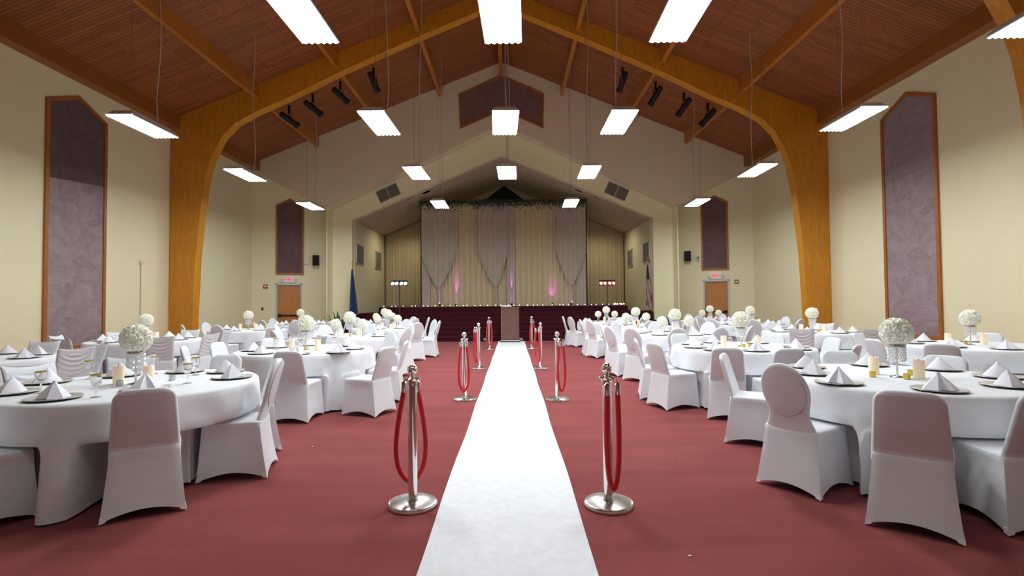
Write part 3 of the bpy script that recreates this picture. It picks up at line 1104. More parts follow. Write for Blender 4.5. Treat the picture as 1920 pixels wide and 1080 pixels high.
# ------------------------------------------------------------------ stanchions and ropes
BASE = MB().lathe([(.168, 0), (.172, .004), (.172, .020), (.166, .030), (.155, .033), (.04, .036), (.034, .05), (.033, .05)], 48).mesh('base', 'chrome_worn')
POST = MB().lathe([(.032, .036), (.032, .86)], 28).mesh('post', 'chrome')
COLLAR = MB().lathe([(.034, .84), (.036, .86), (.036, .872), (.055, .882), (.057, .888), (.035, .893), (.02, .90)], 28)
for k in range(4):
    a = k * PI / 2 + PI / 4
    COLLAR.tube([(.05 * cos(a), .05 * sin(a), .884), (.062 * cos(a), .062 * sin(a), .88), (.066 * cos(a), .066 * sin(a), .89)], .006, 6)
COLLAR = COLLAR.mesh('collar', 'chrome')
FIN = MB().lathe([(.018, .895), (.013, .91), (.016, .918)] + [(.037 * sin(PI * (.12 + .88 * i / 14)), .953 - .037 * cos(PI * (.12 + .88 * i / 14))) for i in range(15)], 28).mesh('ball_finial', 'chrome')


def stanchion(x, y, n, wd, a0, half, drop, twist, bul):
    root = thing('stanchion', 'chrome stanchion post with ball top beside the runner, %s, %s-flag side' % (n, wd), 'stanchion', (x, y, 0), 0, 'chrome stanchions along the runner')
    for nm, me in (('base', BASE), ('post', POST), ('collar', COLLAR), ('ball_finial', FIN)):
        obj(nm, me, root)
    rp = thing('velvet_rope', 'looped red velvet rope on the stanchion of the %s, %s-flag side' % (n, wd), 'rope', (x, y, 0), R(a0), 'red velvet ropes')
    # loop in local xz plane at local y = -offset, both ends hooked on the collar
    pts = []
    nn = 36
    for i in range(nn + 1):
        t = i / nn * 2 - 1
        ph = t * PI / 2
        # U shape
        zz = .80 - drop * (cos(ph) ** .55 if cos(ph) > 0 else 0)
        w = half + bul * (cos(ph) ** .5) * abs(sin(ph)) ** .5 * 1.3
        xx = w * sin(ph) / max(.001, 1)
        pts.append(Vector((xx, -.080 + twist * t, zz)))
    obj('rope', MB().tube(pts, .0185, 12).mesh('rope', 'red_velvet', 60), rp)
    for e, p in (('a', pts[0]), ('b', pts[-1])):
        h = MB().lathe([(.019, -.02), (.021, .0), (.021, .05), (.012, .06), (.006, .066)], 14, (p.x, p.y, p.z))
        q = Vector((p.x, p.y, p.z + .066))
        h.tube([q, q + Vector((-p.x * .12, .0, .012)), q + Vector((-p.x * .25, .004, .02))], .005, 6)
        obj('hook_end', h.mesh('hook_end', 'chrome'), rp)


stanchion(-.71, 3.64, 'pair closest to the viewpoint', 'blue', -161, .048, .66, .0, .085)
stanchion(.66, 3.61, 'pair closest to the viewpoint', 'striped', 16, .040, .66, .0, .012)
stanchion(-.71, 7.55, 'second pair', 'blue', 0, .04, .66, .0, .055)
stanchion(.65, 7.47, 'second pair', 'striped', 42, .045, .66, .0, .05)
stanchion(-.73, 11.08, 'third pair', 'blue', -62, .045, .66, .0, .05)
stanchion(.60, 11.0, 'third pair', 'striped', -58, .06, .66, .0, .05)
stanchion(-.71, 15.6, 'pair closest to the podium', 'blue', 8, .05, .66, .0, .05)
stanchion(.59, 15.7, 'pair closest to the podium', 'striped', 14, .045, .66, .0, .05)


# ------------------------------------------------------------------ chairs
def skirt_mesh():
    """seat top and stretch skirt down to four feet; +y faces the table"""
    hx, y0, y1, rc = .205, -.228, .215, .05
    ft = {'fl': (-.222, .235), 'fr': (.222, .235), 'rr': (.238, -.285), 'rl': (-.238, -.285)}
    per = 15
    # four sides: front (fl->fr), right (fr->rr), rear (rr->rl), left (rl->fl)
    sides = [('fl', 'fr', (-hx, y1), (hx, y1)), ('fr', 'rr', (hx, y1), (hx, y0)), ('rr', 'rl', (hx, y0), (-hx, y0)), ('rl', 'fl', (-hx, y0), (-hx, y1))]
    ring = []
    for a, b, p, q in sides:
        for i in range(per):
            f = i / per
            tp = Vector((p[0] + (q[0] - p[0]) * f, p[1] + (q[1] - p[1]) * f))
            e = min(f, 1 - f) * 2
            # round the corners of the seat
            c = max(0, 1 - e / .24)
            tp *= 1 - .045 * c * c
            bt = Vector((ft[a][0] + (ft[b][0] - ft[a][0]) * f, ft[a][1] + (ft[b][1] - ft[a][1]) * f))
            nrm = Vector(((q[1] - p[1]), -(q[0] - p[0]))).normalized() * -1
            ring.append((tp, bt, f, nrm))
    n = len(ring)
    mb = MB()
    vs, fs = [], []
    rows = 12

    def arch_z(f):
        s = sin(PI * f)
        return   .012 + .052 * s ** .8 if s > 0 else .012
    for r_ in range(rows + 1):
        t = r_ / rows
        for tp, bt, f, nrm in ring:
            zb = arch_z(f)
            z = .452 + (zb - .452) * t
            k = t ** 1.25
            p = tp.lerp(bt, k)
            plateau = 1 - abs(2 * f - 1) ** 3.2
            pull = .026 * plateau * (1 - (1 - min(1, t * 3.2)) ** 2)
            pull *= 1 - .3 * t
            if nrm.y < -.5 or bt.y < -.28:
                pull *= .25 * t
            p = p - (p.normalized() * pull if p.length > 0 else p)
            vs.append((p.x, p.y, z))
    base = 0
    for r_ in range(rows):
        for i in range(n):
            j = (i + 1) % n
            fs.append((r_ * n + i, r_ * n + j, (r_ + 1) * n + j, (r_ + 1) * n + i))
    # seat: rings inward
    prev = 0
    for sc, z in ((.97, .463), (.88, .468), (.6, .471), (.25, .472)):
        o = len(vs)
        for tp, bt, f, nrm in ring:
            vs.append((tp.x * sc, tp.y * sc, z))
        for i in range(n):
            j = (i + 1) % n
            fs.append((prev + i, prev + j, o + j, o + i))
        prev = o
    fs.append(tuple(range(prev, prev + n)))
    # folded hem turned inward
    o = len(vs)
    for tp, bt, f, nrm in ring:
        vs.append((bt.x * .93, bt.y * .93, arch_z(f) + .004))
    for i in range(n):
        j = (i + 1) % n
        fs.append((rows * n + i, rows * n + j, o + j, o + i))
    mb.add(vs, fs)
    return mb.mesh('seat_cover', 'spandex', 50)


def back_mesh(kind):
    H = {'A': .868, 'B': .955, 'C': .875}[kind]
    z0 = .40
    nu, nv = 25, 34
    top_lean = {'A': -.315, 'B': -.335, 'C': -.315}[kind]

    def halfw(z):
        t = (z - z0) / (H - z0)
        if kind == 'A':
            w = .203 - .028 * max(0, (t - .1) / .9)
            c = (z - (H - .085)) / .085
            if c > 0:
                w = w - .085 + .085 * math.sqrt(max(0, 1 - c ** 2.2)) ** 1.0
            return w
        if kind == 'B':
            # spoon: waist then oval
            zc, a, bb = .745, .185, H - .745
            if z > zc:
                return max(.012, a * math.sqrt(max(0, 1 - ((z - zc) / bb) ** 2)))
            u = (zc - z) / (zc - z0)
            return a - .030 * sin(PI * min(1, u * 1.25) * .8) ** 2 + .022 * max(0, u - .6) / .4
        w = .198 + .012 * t ** 2
        return w

    def yc(z):
        t = (z - .45) / (H - .45)
        return -.203 + (top_lean + .203) * max(-.05, t) ** 1.05 if t > 0 else -.203

    def pt(u, v, side):
        vv = 1 - (1 - v) ** 1.9
        z = z0 + (H - z0) * vv
        ux = (u * 2 - 1)
        ux = math.copysign(abs(ux) ** .8, ux)
        w = halfw(z)
        x = ux * w
        edge = max(0, 1 - abs(ux) ** 7)
        topf = max(0, 1 - vv ** 26)
        th = .024 * math.sqrt(edge) * math.sqrt(topf)
        y = yc(z)
        if kind == 'C':
            if v >= .999 or vv > .93:
                z += .022 * (abs(ux) ** 2.2) * ((vv - .93) / .07)
                y -= .02 * abs(ux) ** 2 * ((vv - .93) / .07)
            rip = .007 * sin((z - .1 * ux * ux) * 2 * PI / .062) * (1 - abs(ux) ** 4) * (1 if .5 < z < .8 else 0)
            y += .010 * (1 - ux * ux) * side * -1
            y += rip
        elif kind == 'B':
            y += -.018 * (1 - ux * ux) * (1 if z > .55 else 0) * (min(1, (z - .55) / .1) if z > .55 else 0) * .6
        else:
            y += -.012 * (1 - ux * ux) * max(0, min(1, (z - .5) / .15))
        return (x, y + side * th, z)
    mb = MB()
    mb.grid(lambda u, v: pt(u, v, 1), nu, nv)
    mb.grid(lambda u, v: pt(u, v, -1), nu, nv)
    me = mb.mesh('back_cover', 'spandex', 60)
    bm = bmesh.new()
    bm.from_mesh(me)
    bmesh.ops.remove_doubles(bm, verts=bm.verts, dist=.0008)
    bmesh.ops.recalc_face_normals(bm, faces=bm.faces)
    bm.to_mesh(me)
    bm.free()
    pad = None
    if kind == 'B':
        def pp(u, v):
            a = u * 2 * PI
            r_ = v
            z = .745 + .185 * r_ * sin(a)
            x = .160 * r_ * cos(a)
            tt = (z - .45) / (H - .45)
            ux = x / .185
            y = yc(z) - .024 - .018 * (1 - ux * ux) * .6 - .0035 + .004 * r_ ** 4
            return (x, y, z)
        b = MB().grid(pp, 40, 9, True)
        pad = b.mesh('oval_panel', 'spandex_pad', 60, True)
    elif kind == 'A':
        def pp(u, v):
            z = .485 + (H - .035 - .485) * v
            w = halfw(z) - .014
            x = (u * 2 - 1) * w
            ux = x / halfw(z)
            y = yc(z) - .024 * math.sqrt(max(0, 1 - abs(ux) ** 7)) - .012 * (1 - ux * ux) * max(0, min(1, (z - .5) / .15)) - .0022
            return (x, y, z)
        b = MB().grid(pp, 15, 20)
        pad = b.mesh('back_panel', 'spandex_pad', 60, True)
    return me, pad


SKIRT = skirt_mesh()
BACKS = {k: back_mesh(k) for k in 'ABC'}
PK = MB()
for x, y in ((-.222, .235), (.222, .235), (.238, -.285), (-.238, -.285)):
    pass


def pocket_mesh(x, y):
    """a sewn corner patch that follows the skirt corner up from the foot"""
    sx, sy = math.copysign(1, x), math.copysign(1, y)
    tx, ty = sx * .196, (.205 if sy > 0 else -.218)
    mb = MB()
    w = .034
    vs = []
    for z in (.009, .05):
        k = ((.452 - z) / .44) ** 1.25
        cx_, cy_ = tx + (x - tx) * k, ty + (y - ty) * k
        for a, b in ((.0012, .0012), (-w, .0012), (-w, -.010), (-.010, -.010), (-.010, -w), (.0012, -w)):
            vs.append((cx_ + sx * a, cy_ + sy * b, z + (.010 if min(a, b) < -.03 and z < .02 else 0)))
    fs = [tuple(range(6)), tuple(range(11, 5, -1))] + [(i, (i + 1) % 6, 6 + (i + 1) % 6, 6 + i) for i in range(6)]
    return mb.add(vs, fs).mesh('foot_pocket', 'pocket')


POCKETS = [pocket_mesh(*p) for p in ((-.222, .235), (.222, .235), (.238, -.285), (-.238, -.285))]
HOURS = ['twelve', 'one', 'two', 'three', 'four', 'five', 'six', 'seven', 'eight', 'nine', 'ten', 'eleven']
KINDW = {'A': 'square-backed', 'B': 'oval-backed', 'C': 'ripple-backed'}


def hours_for(angs):
    """a distinct clock hour for each world angle (stage = twelve)"""
    used, out = set(), {}
    pref = []
    for i, a in enumerate(angs):
        h = ((90 - a) / 30) % 12
        pref.append((abs(h - round(h)), i, h))
    for _, i, h in sorted(pref):
        c = sorted(range(12), key=lambda k: min(abs(k - h), 12 - abs(k - h)))
        k = next((k for k in c if k not in used), c[0])
        used.add(k)
        out[i] = HOURS[k]
    return out


TABLE_Z = .765
RT = .94


def chair(rear, face, kind, label, near=False):
    f = Vector((cos(R(face)), sin(R(face))))
    c = Vector(rear) + f * .285
    root = thing('banquet_chair', label, 'chair', (c.x, c.y, 0), R(face - 90), 'white covered banquet chairs')
    obj('seat_cover', SKIRT, root)
    b, pad = BACKS[kind]
    bo = obj('back_cover', b, root)
    if pad:
        obj(pad.name.split('.')[0], pad, bo)
    if near:
        for p in POCKETS:
            obj('foot_pocket', p, root)
    return c, f


def cloth_mesh(cx, cy, chairs, seed):
    rnd = random.Random(seed)
    ph = [rnd.uniform(0, 6.28) for _ in range(6)]
    nf = rnd.choice((9, 10, 11))
    n = 216
    lims = []
    for k in range(n):
        a = 2 * PI * k / n
        ux, uy = cos(a), sin(a)
        best = (0.0, RT)
        for c, f in chairs:
            px, py = c.x - cx, c.y - cy
            if ux * px + uy * py < .3:
                continue
            dm, rm = 9, RT
            r_ = .42
            while r_ < RT + .14:
                x, y = r_ * ux - px, r_ * uy - py
                lx, ly = abs(x * f.y - y * f.x), x * f.x + y * f.y
                dx, dy = max(0, lx - .245), max(0, ly - .245, -.31 - ly)
                d = math.hypot(dx, dy)
                if d < dm - 1e-6:
                    dm, rm = d, r_
                if d <= .02:
                    break
                r_ += .015
            ww = 1 if dm <= .022 else max(0, 1 - (dm - .022) / .06)
            ww = ww * ww * (3 - 2 * ww)
            lm = min(rm, RT + .06) - .012
            if ww > best[0] + 1e-6 or (ww > .6 and lm < best[1]):
                best = (max(ww, best[0]), lm)
        lims.append(best)
    mb = MB()
    vs, fs = [], []
    rings = [(.0, .0), (.45, 0), (.80, 0), (RT - .03, 0), (RT - .004, -.006), (RT + .006, -.022)]
    for r_, dz in rings:
        for k in range(n):
            a = 2 * PI * k / n
            w = .0006 * sin(7 * a + ph[0])
            vs.append((r_ * cos(a), r_ * sin(a), TABLE_Z + dz + w * (1 if r_ > .3 else 0)))
    rows = 16
    for j in range(1, rows + 1):
        s = j / rows
        for k in range(n):
            a = 2 * PI * k / n
            F = .55 * sin(nf * a + ph[1]) + .35 * sin((nf + 4) * a + ph[2]) + .25 * sin(23 * a + ph[3]) + .3 * sin(3 * a + ph[4])
            rr = RT + .008 + s * .035 + .052 * s ** .8 * F
            z = TABLE_Z - .022 + (.014 + .012 * (1 + sin(5 * a + ph[5])) - TABLE_Z + .022) * s
            free = Vector((rr, z))
            w, fr_ = lims[k]
            if w > 0:
                if s < .36:
                    q = Vector((RT + .008 + (.006 + .045 * F) * s / .36 * (.5 + .5 * cos(2 * PI * max(0, s / .36 - .5))), TABLE_Z - .022 - (TABLE_Z - .022 - .492) * s / .36))
                elif s < .60:
                    u = (s - .36) / .24
                    q = Vector((RT + .008 + (fr_ - RT - .008) * u, .492 - .004 * u))
                else:
                    u = (s - .60) / .40
                    q = Vector((fr_ - .012 * sin(PI * u), .488 + (.03 - .488) * u))
                free = free.lerp(q, w)
            vs.append((free.x * cos(a), free.x * sin(a), free.y))
    tot = len(rings) + rows
    for j in range(tot - 1):
        for k in range(n):
            k2 = (k + 1) % n
            fs.append((j * n + k, j * n + k2, (j + 1) * n + k2, (j + 1) * n + k))
    mb.add(vs, fs)
    me = mb.mesh('tablecloth', 'linen', 60)
    bm = bmesh.new()
    bm.from_mesh(me)
    bmesh.ops.remove_doubles(bm, verts=bm.verts, dist=.0005)
    bm.to_mesh(me)
    bm.free()
    return me


# table settings
PLATE = MB().lathe([(0, .006), (.100, .006), (.112, .008), (.150, .014), (.165, .017), (.1665, .014), (.150, .009), (.115, .001), (0, .001)], 40).mesh('charger_plate', 'charger')
PLATE_U = MB().lathe([(.1655, .0125), (.150, .0078), (.116, .0004), (0, .0003)], 40, cap=False).mesh('underside', 'charger_under')


def napkin_mesh(seed):
    rn = random.Random(seed)
    h = .118
    # a folded square standing as a tent: front ridge, two swept wings
    b = [(-.115, -.025, 0), (-.05, -.085, 0), (.0, -.055, .0), (.05, -.085, 0), (.115, -.025, 0), (.07, .07, 0), (0, .085, 0), (-.07, .07, 0)]
    top = (0.0, .005, h)
    mb = MB()
    vs = []
    m = 6
    for j in range(m + 1):
        t = j / m
        for i, p in enumerate(b):
            bul = 1 + .10 * sin(PI * t) * (1 if i in (1, 3) else -.3)
            x = p[0] * (1 - t) * bul
            y = p[1] * (1 - t) * bul + top[1] * t
            z = h * (t ** (1.0 if i in (1, 3) else .9)) * (1 if i != 2 else .94)
            if j == m:
                x += .008 * (1 if i in (3, 4, 5) else -1 if i in (0, 1, 7) else 0)
                z = h * (.97 if i in (2,) else 1)
            vs.append((x, y, z))
    fs = []
    nb = len(b)
    for j in range(m):
        for i in range(nb):
            k = (i + 1) % nb
            fs.append((j * nb + i, j * nb + k, (j + 1) * nb + k, (j + 1) * nb + i))
    fs.append(tuple(range(nb - 1, -1, -1)))
    fs.append(tuple(range(m * nb, m * nb + nb)))
    mb.add(vs, fs)
    return mb.mesh('folded_napkin', 'napkin', 45)


NAP = napkin_mesh(1)
GL_BOWL = MB().lathe([(.004, .078), (.022, .085), (.033, .105), (.036, .135), (.035, .165), (.033, .165), (.0335, .135), (.030, .108), (.018, .089), (0, .085)], 24).mesh('bowl', 'glass_clear')
GL_STEM = MB().lathe([(.034, 0), (.034, .003), (.008, .007), (.005, .03), (.007, .05), (.005, .078)], 20).mesh('stem', 'glass_clear')
GL_RIM = MB().lathe([(.0355, .158), (.0362, .158), (.0358, .1665), (.0325, .1665), (.0325, .158), (.0355, .158)], 24, cap=False).mesh('gold_rim', 'gold')
CANDLE = MB().lathe([(.040, 0), (.040, .143), (.037, .15), (.030, .146), (0, .14)], 24)
CANDLE = CANDLE.mesh('wax_body', 'candle')
WICK = MB().lathe([(.003, .138), (.0025, .156), (0, .158)], 6).mesh('wick', 'black')
VOT = MB().lathe([(.022, 0), (.024, .004), (.0245, .045), (.021, .045), (.020, .012), (0, .01)], 20).mesh('votive_cup', 'gold')
VOTS = MB().lathe([(.022, 0), (.024, .004), (.0245, .045), (.021, .045), (.020, .012), (0, .01)], 20).mesh('votive_cup', 'silver_glass')
VWAX = MB().lathe([(0, .0105), (.0195, .0125), (.0195, .034), (0, .034)], 16).mesh('wax', 'napkin')


def flower_ball(rad, n=95):
    mb = MB()
    rn = random.Random(12)
    mb.lathe([(0, -rad * .86)] + [(rad * .86 * sin(PI * i / 10), -rad * .86 * cos(PI * i / 10)) for i in range(1, 10)] + [(0, rad * .86)], 16)
    ga = PI * (3 - math.sqrt(5))
    for i in range(n):
        z = 1 - 2 * (i + .5) / n
        r_ = math.sqrt(1 - z * z)
        d = Vector((r_ * cos(ga * i), r_ * sin(ga * i), z))
        q = d.to_track_quat('Z', 'Y')
        s = rad / .115 * rn.uniform(.85, 1.12)
        off = d * rad * rn.uniform(.80, .9)
        prof = [(.027, -.004), (.026, .010), (.019, .017), (.014, .008), (.011, .019), (.006, .013), (.0, .021)]
        vs, fs = [], []
        m = 9
        for r2, zz in prof:
            for k in range(m):
                a = 2 * PI * k / m + zz * 60
                w = 1 + .18 * sin(3 * a + i)
                vs.append(q @ Vector((r2 * s * w * cos(a), r2 * s * w * sin(a), zz * s + .004 * sin(2 * a + i))) + off)
        for j in range(len(prof) - 1):
            for k in range(m):
                k2 = (k + 1) % m
                fs.append((j * m + k, j * m + k2, (j + 1) * m + k2, (j + 1) * m + k))
        mb.add(vs, fs)
    return mb.mesh('flower_ball', 'petal', 50)


FB = flower_ball(.118)
FB_S = flower_ball(.105)
CP_BASE = MB().lathe([(.055, 0), (.057, .003), (.05, .006), (.02, .010), (.010, .018), (.009, .02)], 28).mesh('foot', 'chrome')
CP_STEM = MB().lathe([(.009, .018), (.009, .255)], 14).mesh('stem', 'chrome')
CP_TOP = MB().lathe([(.062, .252), (.066, .256), (.066, .268), (.05, .27), (0, .27)], 28).mesh('top_plate', 'chrome_worn')
cr = MB()
rnd = random.Random(6)
for lv in range(6):
    for k in range(18):
        a = 2 * PI * (k + .5 * (lv % 2)) / 18
        rr = .060
        c = Vector((rr * cos(a), rr * sin(a), .243 - lv * .020 - (.006 * sin(3 * a) if lv == 5 else 0)))
        r_ = .0098
        t = Vector((-sin(a), cos(a), 0))
        u = Vector((cos(a), sin(a), 0))
        pv = [c + u * r_, c + t * r_, c - u * r_, c - t * r_, c + Vector((0, 0, r_ * 1.1)), c - Vector((0, 0, r_ * 1.1))]
        cr.add(pv, [(0, 1, 4), (1, 2, 4), (2, 3, 4), (3, 0, 4), (1, 0, 5), (2, 1, 5), (3, 2, 5), (0, 3, 5)])
CP_CR = cr.mesh('crystal_fringe', 'crystal', 5)
VASE = MB().lathe([(.045, 0), (.047, .004), (.045, .16), (.043, .16), (.042, .01), (0, .008)], 22).mesh('glass_vase', 'glass_clear')


def centerpiece(x, y, tn, trio=False):
    root = thing('floral_centerpiece', 'white rose ball centerpiece on chrome stem with crystal fringe, %s' % tn, 'centerpiece', (x, y, TABLE_Z + .002), 0, 'white flower ball centerpieces')
    for nm, me in (('foot', CP_BASE), ('stem', CP_STEM), ('top_plate', CP_TOP), ('crystal_fringe', CP_CR)):
        obj(nm, me, root)
    o = obj('flower_ball', FB, root, (0, 0, .375))
    o.rotation_euler = (0, 0, x * 7 + y)


def low_vase(x, y, lab):
    root = thing('flower_vase', lab, 'flower vase', (x, y, TABLE_Z + .002), 0, 'low white flower ball vases')
    obj('glass_vase', VASE, root)
    obj('flower_ball', FB_S, root, (0, 0, .24))


def setting(x, y, face, hw, tn, nap=True, z=TABLE_Z + .002):
    root = thing('charger_plate', 'round silver charger plate at %s o\'clock (stage at twelve), %s' % (hw, tn), 'plate', (x, y, z), 0, 'silver charger plates')
    obj('plate_dish', PLATE, root)
    obj('underside', PLATE_U, root)
    if nap:
        o = obj('folded_napkin', NAP, None, (x, y, z + .0105), (0, 0, R(face + 90) + random.uniform(-.35, .35)))
        tag(o, 'white napkin tent at %s o\'clock (stage at twelve), %s' % (hw, tn), 'napkin', 'folded white napkins')


def goblet(x, y, lab):
    root = thing('wine_goblet', lab, 'glass', (x, y, TABLE_Z + .002), 0, 'clear goblets with gold rims')
    for nm, me in (('stem', GL_STEM), ('bowl', GL_BOWL), ('gold_rim', GL_RIM)):
        obj(nm, me, root)


def candle(x, y, lab):
    root = thing('pillar_candle', lab, 'candle', (x, y, TABLE_Z + .002), 0, 'glowing pillar candles')
    obj('wax_body', CANDLE, root)
    obj('wick', WICK, root)


def votive(x, y, lab, me=VOT):
    root = thing('votive_holder', lab, 'votive candle', (x, y, TABLE_Z + .002), 0, 'small votive cups')
    obj('votive_cup', me, root)
    obj('wax', VWAX, root)


def ring_chairs(cx, cy, n, a0, kinds, rd=1.40, seed=0, skip=()):
    rn = random.Random(seed)
    out = []
    for i in range(n):
        if i in skip:
            continue
        a = a0 + 360 * i / n + rn.uniform(-3, 3)
        r_ = rd + rn.uniform(-.05, .06)
        out.append(((cx + r_ * cos(R(a)), cy + r_ * sin(R(a))), a + 180 + rn.uniform(-6, 6), kinds[i % len(kinds)]))
    return out


def table(tn, pos, chairs, seed, plates=None, near=False, cpos=None, candles=None, votives=None, vm=VOT, trio=False, goblets=None, cfull=True):
    cx, cy = pos
    info = []
    angs = [math.degrees(math.atan2(r_[1] - cy, r_[0] - cx)) for r_, f, k in chairs]
    hw = hours_for(angs)
    for i, (r_, f, k) in enumerate(chairs):
        info.append(chair(r_, f, k, 'white %s covered chair at %s o\'clock (stage at twelve), %s' % (KINDW[k], hw[i], tn), near))
    tb = thing('round_table', 'round folding table hidden under its white cloth, %s' % tn, 'table', (cx, cy, 0), 0, 'round banquet tables')
    obj('table_top', MB().lathe([(.0, TABLE_Z - .03), (RT - .04, TABLE_Z - .03), (RT - .04, TABLE_Z - .006), (0, TABLE_Z - .006)], 64).mesh('table_top', 'podium_side'), tb)
    for a in range(4):
        p = (.26 * cos(R(45 + 90 * a)), .26 * sin(R(45 + 90 * a)))
        obj('table_leg', MB().lathe([(.018, 0), (.018, TABLE_Z - .03)], 10, (p[0], p[1], 0)).mesh('table_leg', 'black_metal'), tb)
    me = cloth_mesh(cx, cy, info, seed)
    o = tag(obj('tablecloth', me, None, (cx, cy, 0)), 'white floor length tablecloth draped over the %s' % tn, 'tablecloth', 'white round tablecloths')
    cp = cpos or pos
    centerpiece(cp[0], cp[1], tn)
    if trio:
        for s, w in ((-1, 'toward the blue flag'), (1, 'toward the striped flag')):
            low_vase(cx + s * .27, cy - .03, 'low flower ball vase %s, %s' % (w, tn))
    if plates is None:
        pl = []
        for i, a in enumerate(angs):
            pl.append(((cx + .70 * cos(R(a)), cy + .70 * sin(R(a))), a))
    else:
        pl = [(p, math.degrees(math.atan2(p[1] - cy, p[0] - cx))) for p in plates]
    # drop plates that would touch
    keep = []
    for p, a in pl:
        if all((Vector(p) - Vector(q)).length > .352 for q, _ in keep):
            keep.append((p, a))
    ph = hours_for([a for _, a in keep])
    for i, (p, a) in enumerate(keep):
        setting(p[0], p[1], a, ph[i], tn)
    cl = candles if candles is not None else [(cp[0] - .22, cp[1] + .02), (cp[0] + .22, cp[1] - .03)]
    if trio and candles is None:
        cl = [(cp[0] - .10, cp[1] - .22), (cp[0] + .12, cp[1] + .2)]
    for p, w in zip(cl, ('toward the blue flag', 'toward the striped flag')):
        candle(p[0], p[1], 'pink glowing pillar candle %s, %s' % (w, tn))
    vl = votives if votives is not None else [(cp[0] + .05, cp[1] - .12)]
    for i, p in enumerate(vl):  # small cups around the stem
        w = ('beside centerpiece', 'farther along beside centerpiece', 'behind centerpiece')[i % 3]
        votive(p[0], p[1], '%s votive cup %s, %s' % ('gold' if vm is VOT else 'silver', w, tn), vm)
    for i, p in enumerate(goblets or []):
        a = math.degrees(math.atan2(p[1] - cy, p[0] - cx))
        goblet(p[0], p[1], 'gold rimmed goblet toward %s o\'clock (stage at twelve), %s' % (hours_for([math.degrees(math.atan2(q[1] - cy, q[0] - cx)) for q in goblets])[i], tn))


A_, B_, C_ = 'A', 'B', 'C'
T = ' aisle table on blue-flag side'
table('first' + T, (-3.2, 4.35), [((-2.47, 3.46), 122.7, A_), ((-2.07, 4.44), -165, B_), ((-2.40, 5.2), -140, A_), ((-3.62, 3.12), 66, A_), ((-3.98, 5.36), -56, C_), ((-4.42, 4.72), -18, C_), ((-3.16, 5.66), -94, A_)], 21, near=True,
      plates=[(-3.24, 3.63), (-3.78, 3.88), (-3.98, 4.4), (-3.65, 4.78), (-3.2, 5.03), (-2.79, 5.0), (-2.51, 4.60), (-2.87, 4.02)], cpos=(-3.16, 4.31),
      candles=[(-3.32, 4.33), (-3.08, 4.35)], votives=[(-3.21, 4.20), (-2.98, 4.50)], vm=VOTS,
      goblets=[(-3.79, 4.60), (-2.99, 3.69), (-3.55, 3.87), (-2.96, 4.80), (-2.72, 4.30), (-3.43, 4.92)])
table('second' + T, (-3.0, 7.45), [((-2.67, 6.12), 88, A_), ((-1.62, 6.59), 160, A_), ((-4.36, 7.62), -5, A_), ((-4.42, 6.95), 22, A_), ((-3.98, 8.50), -47, A_), ((-3.05, 8.86), -90, A_), ((-2.02, 8.42), -135, B_), ((-1.60, 7.6), 186, A_)], 22,
      plates=[(-3.34, 6.82), (-2.82, 6.72), (-2.33, 6.88), (-3.66, 7.26), (-3.56, 7.78), (-3.2, 8.12), (-2.55, 7.98), (-2.30, 7.42)],
      candles=[(-3.19, 7.43), (-2.75, 7.25)], goblets=[(-3.42, 7.42), (-3.0, 7.95), (-2.62, 7.55), (-2.9, 7.05)])
table('third' + T, (-3.3, 10.4), [((-3.28, 9.0), 88, A_), ((-2.08, 9.98), 163, B_), ((-4.35, 9.42), 42, B_), ((-4.72, 10.4), 2, B_), ((-4.2, 11.5), -52, B_), ((-3.3, 11.8), -90, B_), ((-2.3, 11.42), -135, B_)], 23, trio=True)
table('fourth' + T, (-3.35, 13.8), [((-2.34, 12.6), 128, B_), ((-1.98, 13.62), 178, B_)] + ring_chairs(-3.35, 13.8, 7, 20, [B_], seed=4, skip=())[:0] + ring_chairs(-3.35, 13.8, 8, 38, [B_], seed=4, skip=(6, 7)), 24, trio=True)
table('fifth' + T, (-4.2, 16.85), ring_chairs(-4.2, 16.85, 8, 12, [B_, B_, A_], 1.36, 5, (2,)), 25, trio=True)
T = ' wall table on blue-flag side'
table('first' + T, (-6.9, 6.45), [((-5.62, 6.60), 158, C_), ((-7.15, 7.82), -80, C_), ((-6.0, 7.5), -130, C_), ((-5.95, 5.42), 128, C_), ((-8.2, 6.9), -18, C_)], 31)
table('second' + T, (-7.0, 9.8), [((-7.40, 8.45), 76, C_), ((-6.03, 8.78), 118, C_), ((-8.15, 10.62), -34, C_), ((-5.66, 9.6), 170, C_), ((-6.05, 10.85), -130, C_), ((-7.05, 11.2), -90, C_), ((-8.32, 9.4), 15, C_)], 32)
table('third' + T, (-6.95, 13.5), [((-6.95, 12.1), 84, B_), ((-5.84, 12.55), 135, A_), ((-8.25, 13.85), -12, B_), ((-5.55, 13.6), 180, B_), ((-5.95, 14.55), -135, B_), ((-7.0, 14.9), -88, A_), ((-8.0, 12.5), 45, B_)], 33)
table('fourth' + T, (-6.9, 16.7), ring_chairs(-6.9, 16.7, 8, 15, [B_, A_, B_], 1.36, 6), 34)
T = ' aisle table on striped-flag side'
table('first' + T, (3.25, 4.35), [((2.02, 3.83), 33, B_), ((2.39, 3.11), 50.2, A_), ((3.17, 3.06), 86, A_), ((2.22, 5.34), -32, A_), ((3.52, 5.52), -103, A_), ((4.18, 4.98), -145, A_)], 41, near=True,
      plates=[(2.84, 4.98), (2.64, 4.52), (2.54, 4.01), (3.52, 5.08), (3.03, 3.66), (3.92, 4.72), (4.00, 4.24), (3.66, 3.80)], cpos=(3.23, 4.32),
      candles=[(3.16, 4.50), (3.35, 4.24)], votives=[(3.03, 4.33), (3.21, 4.19), (3.42, 4.42)])
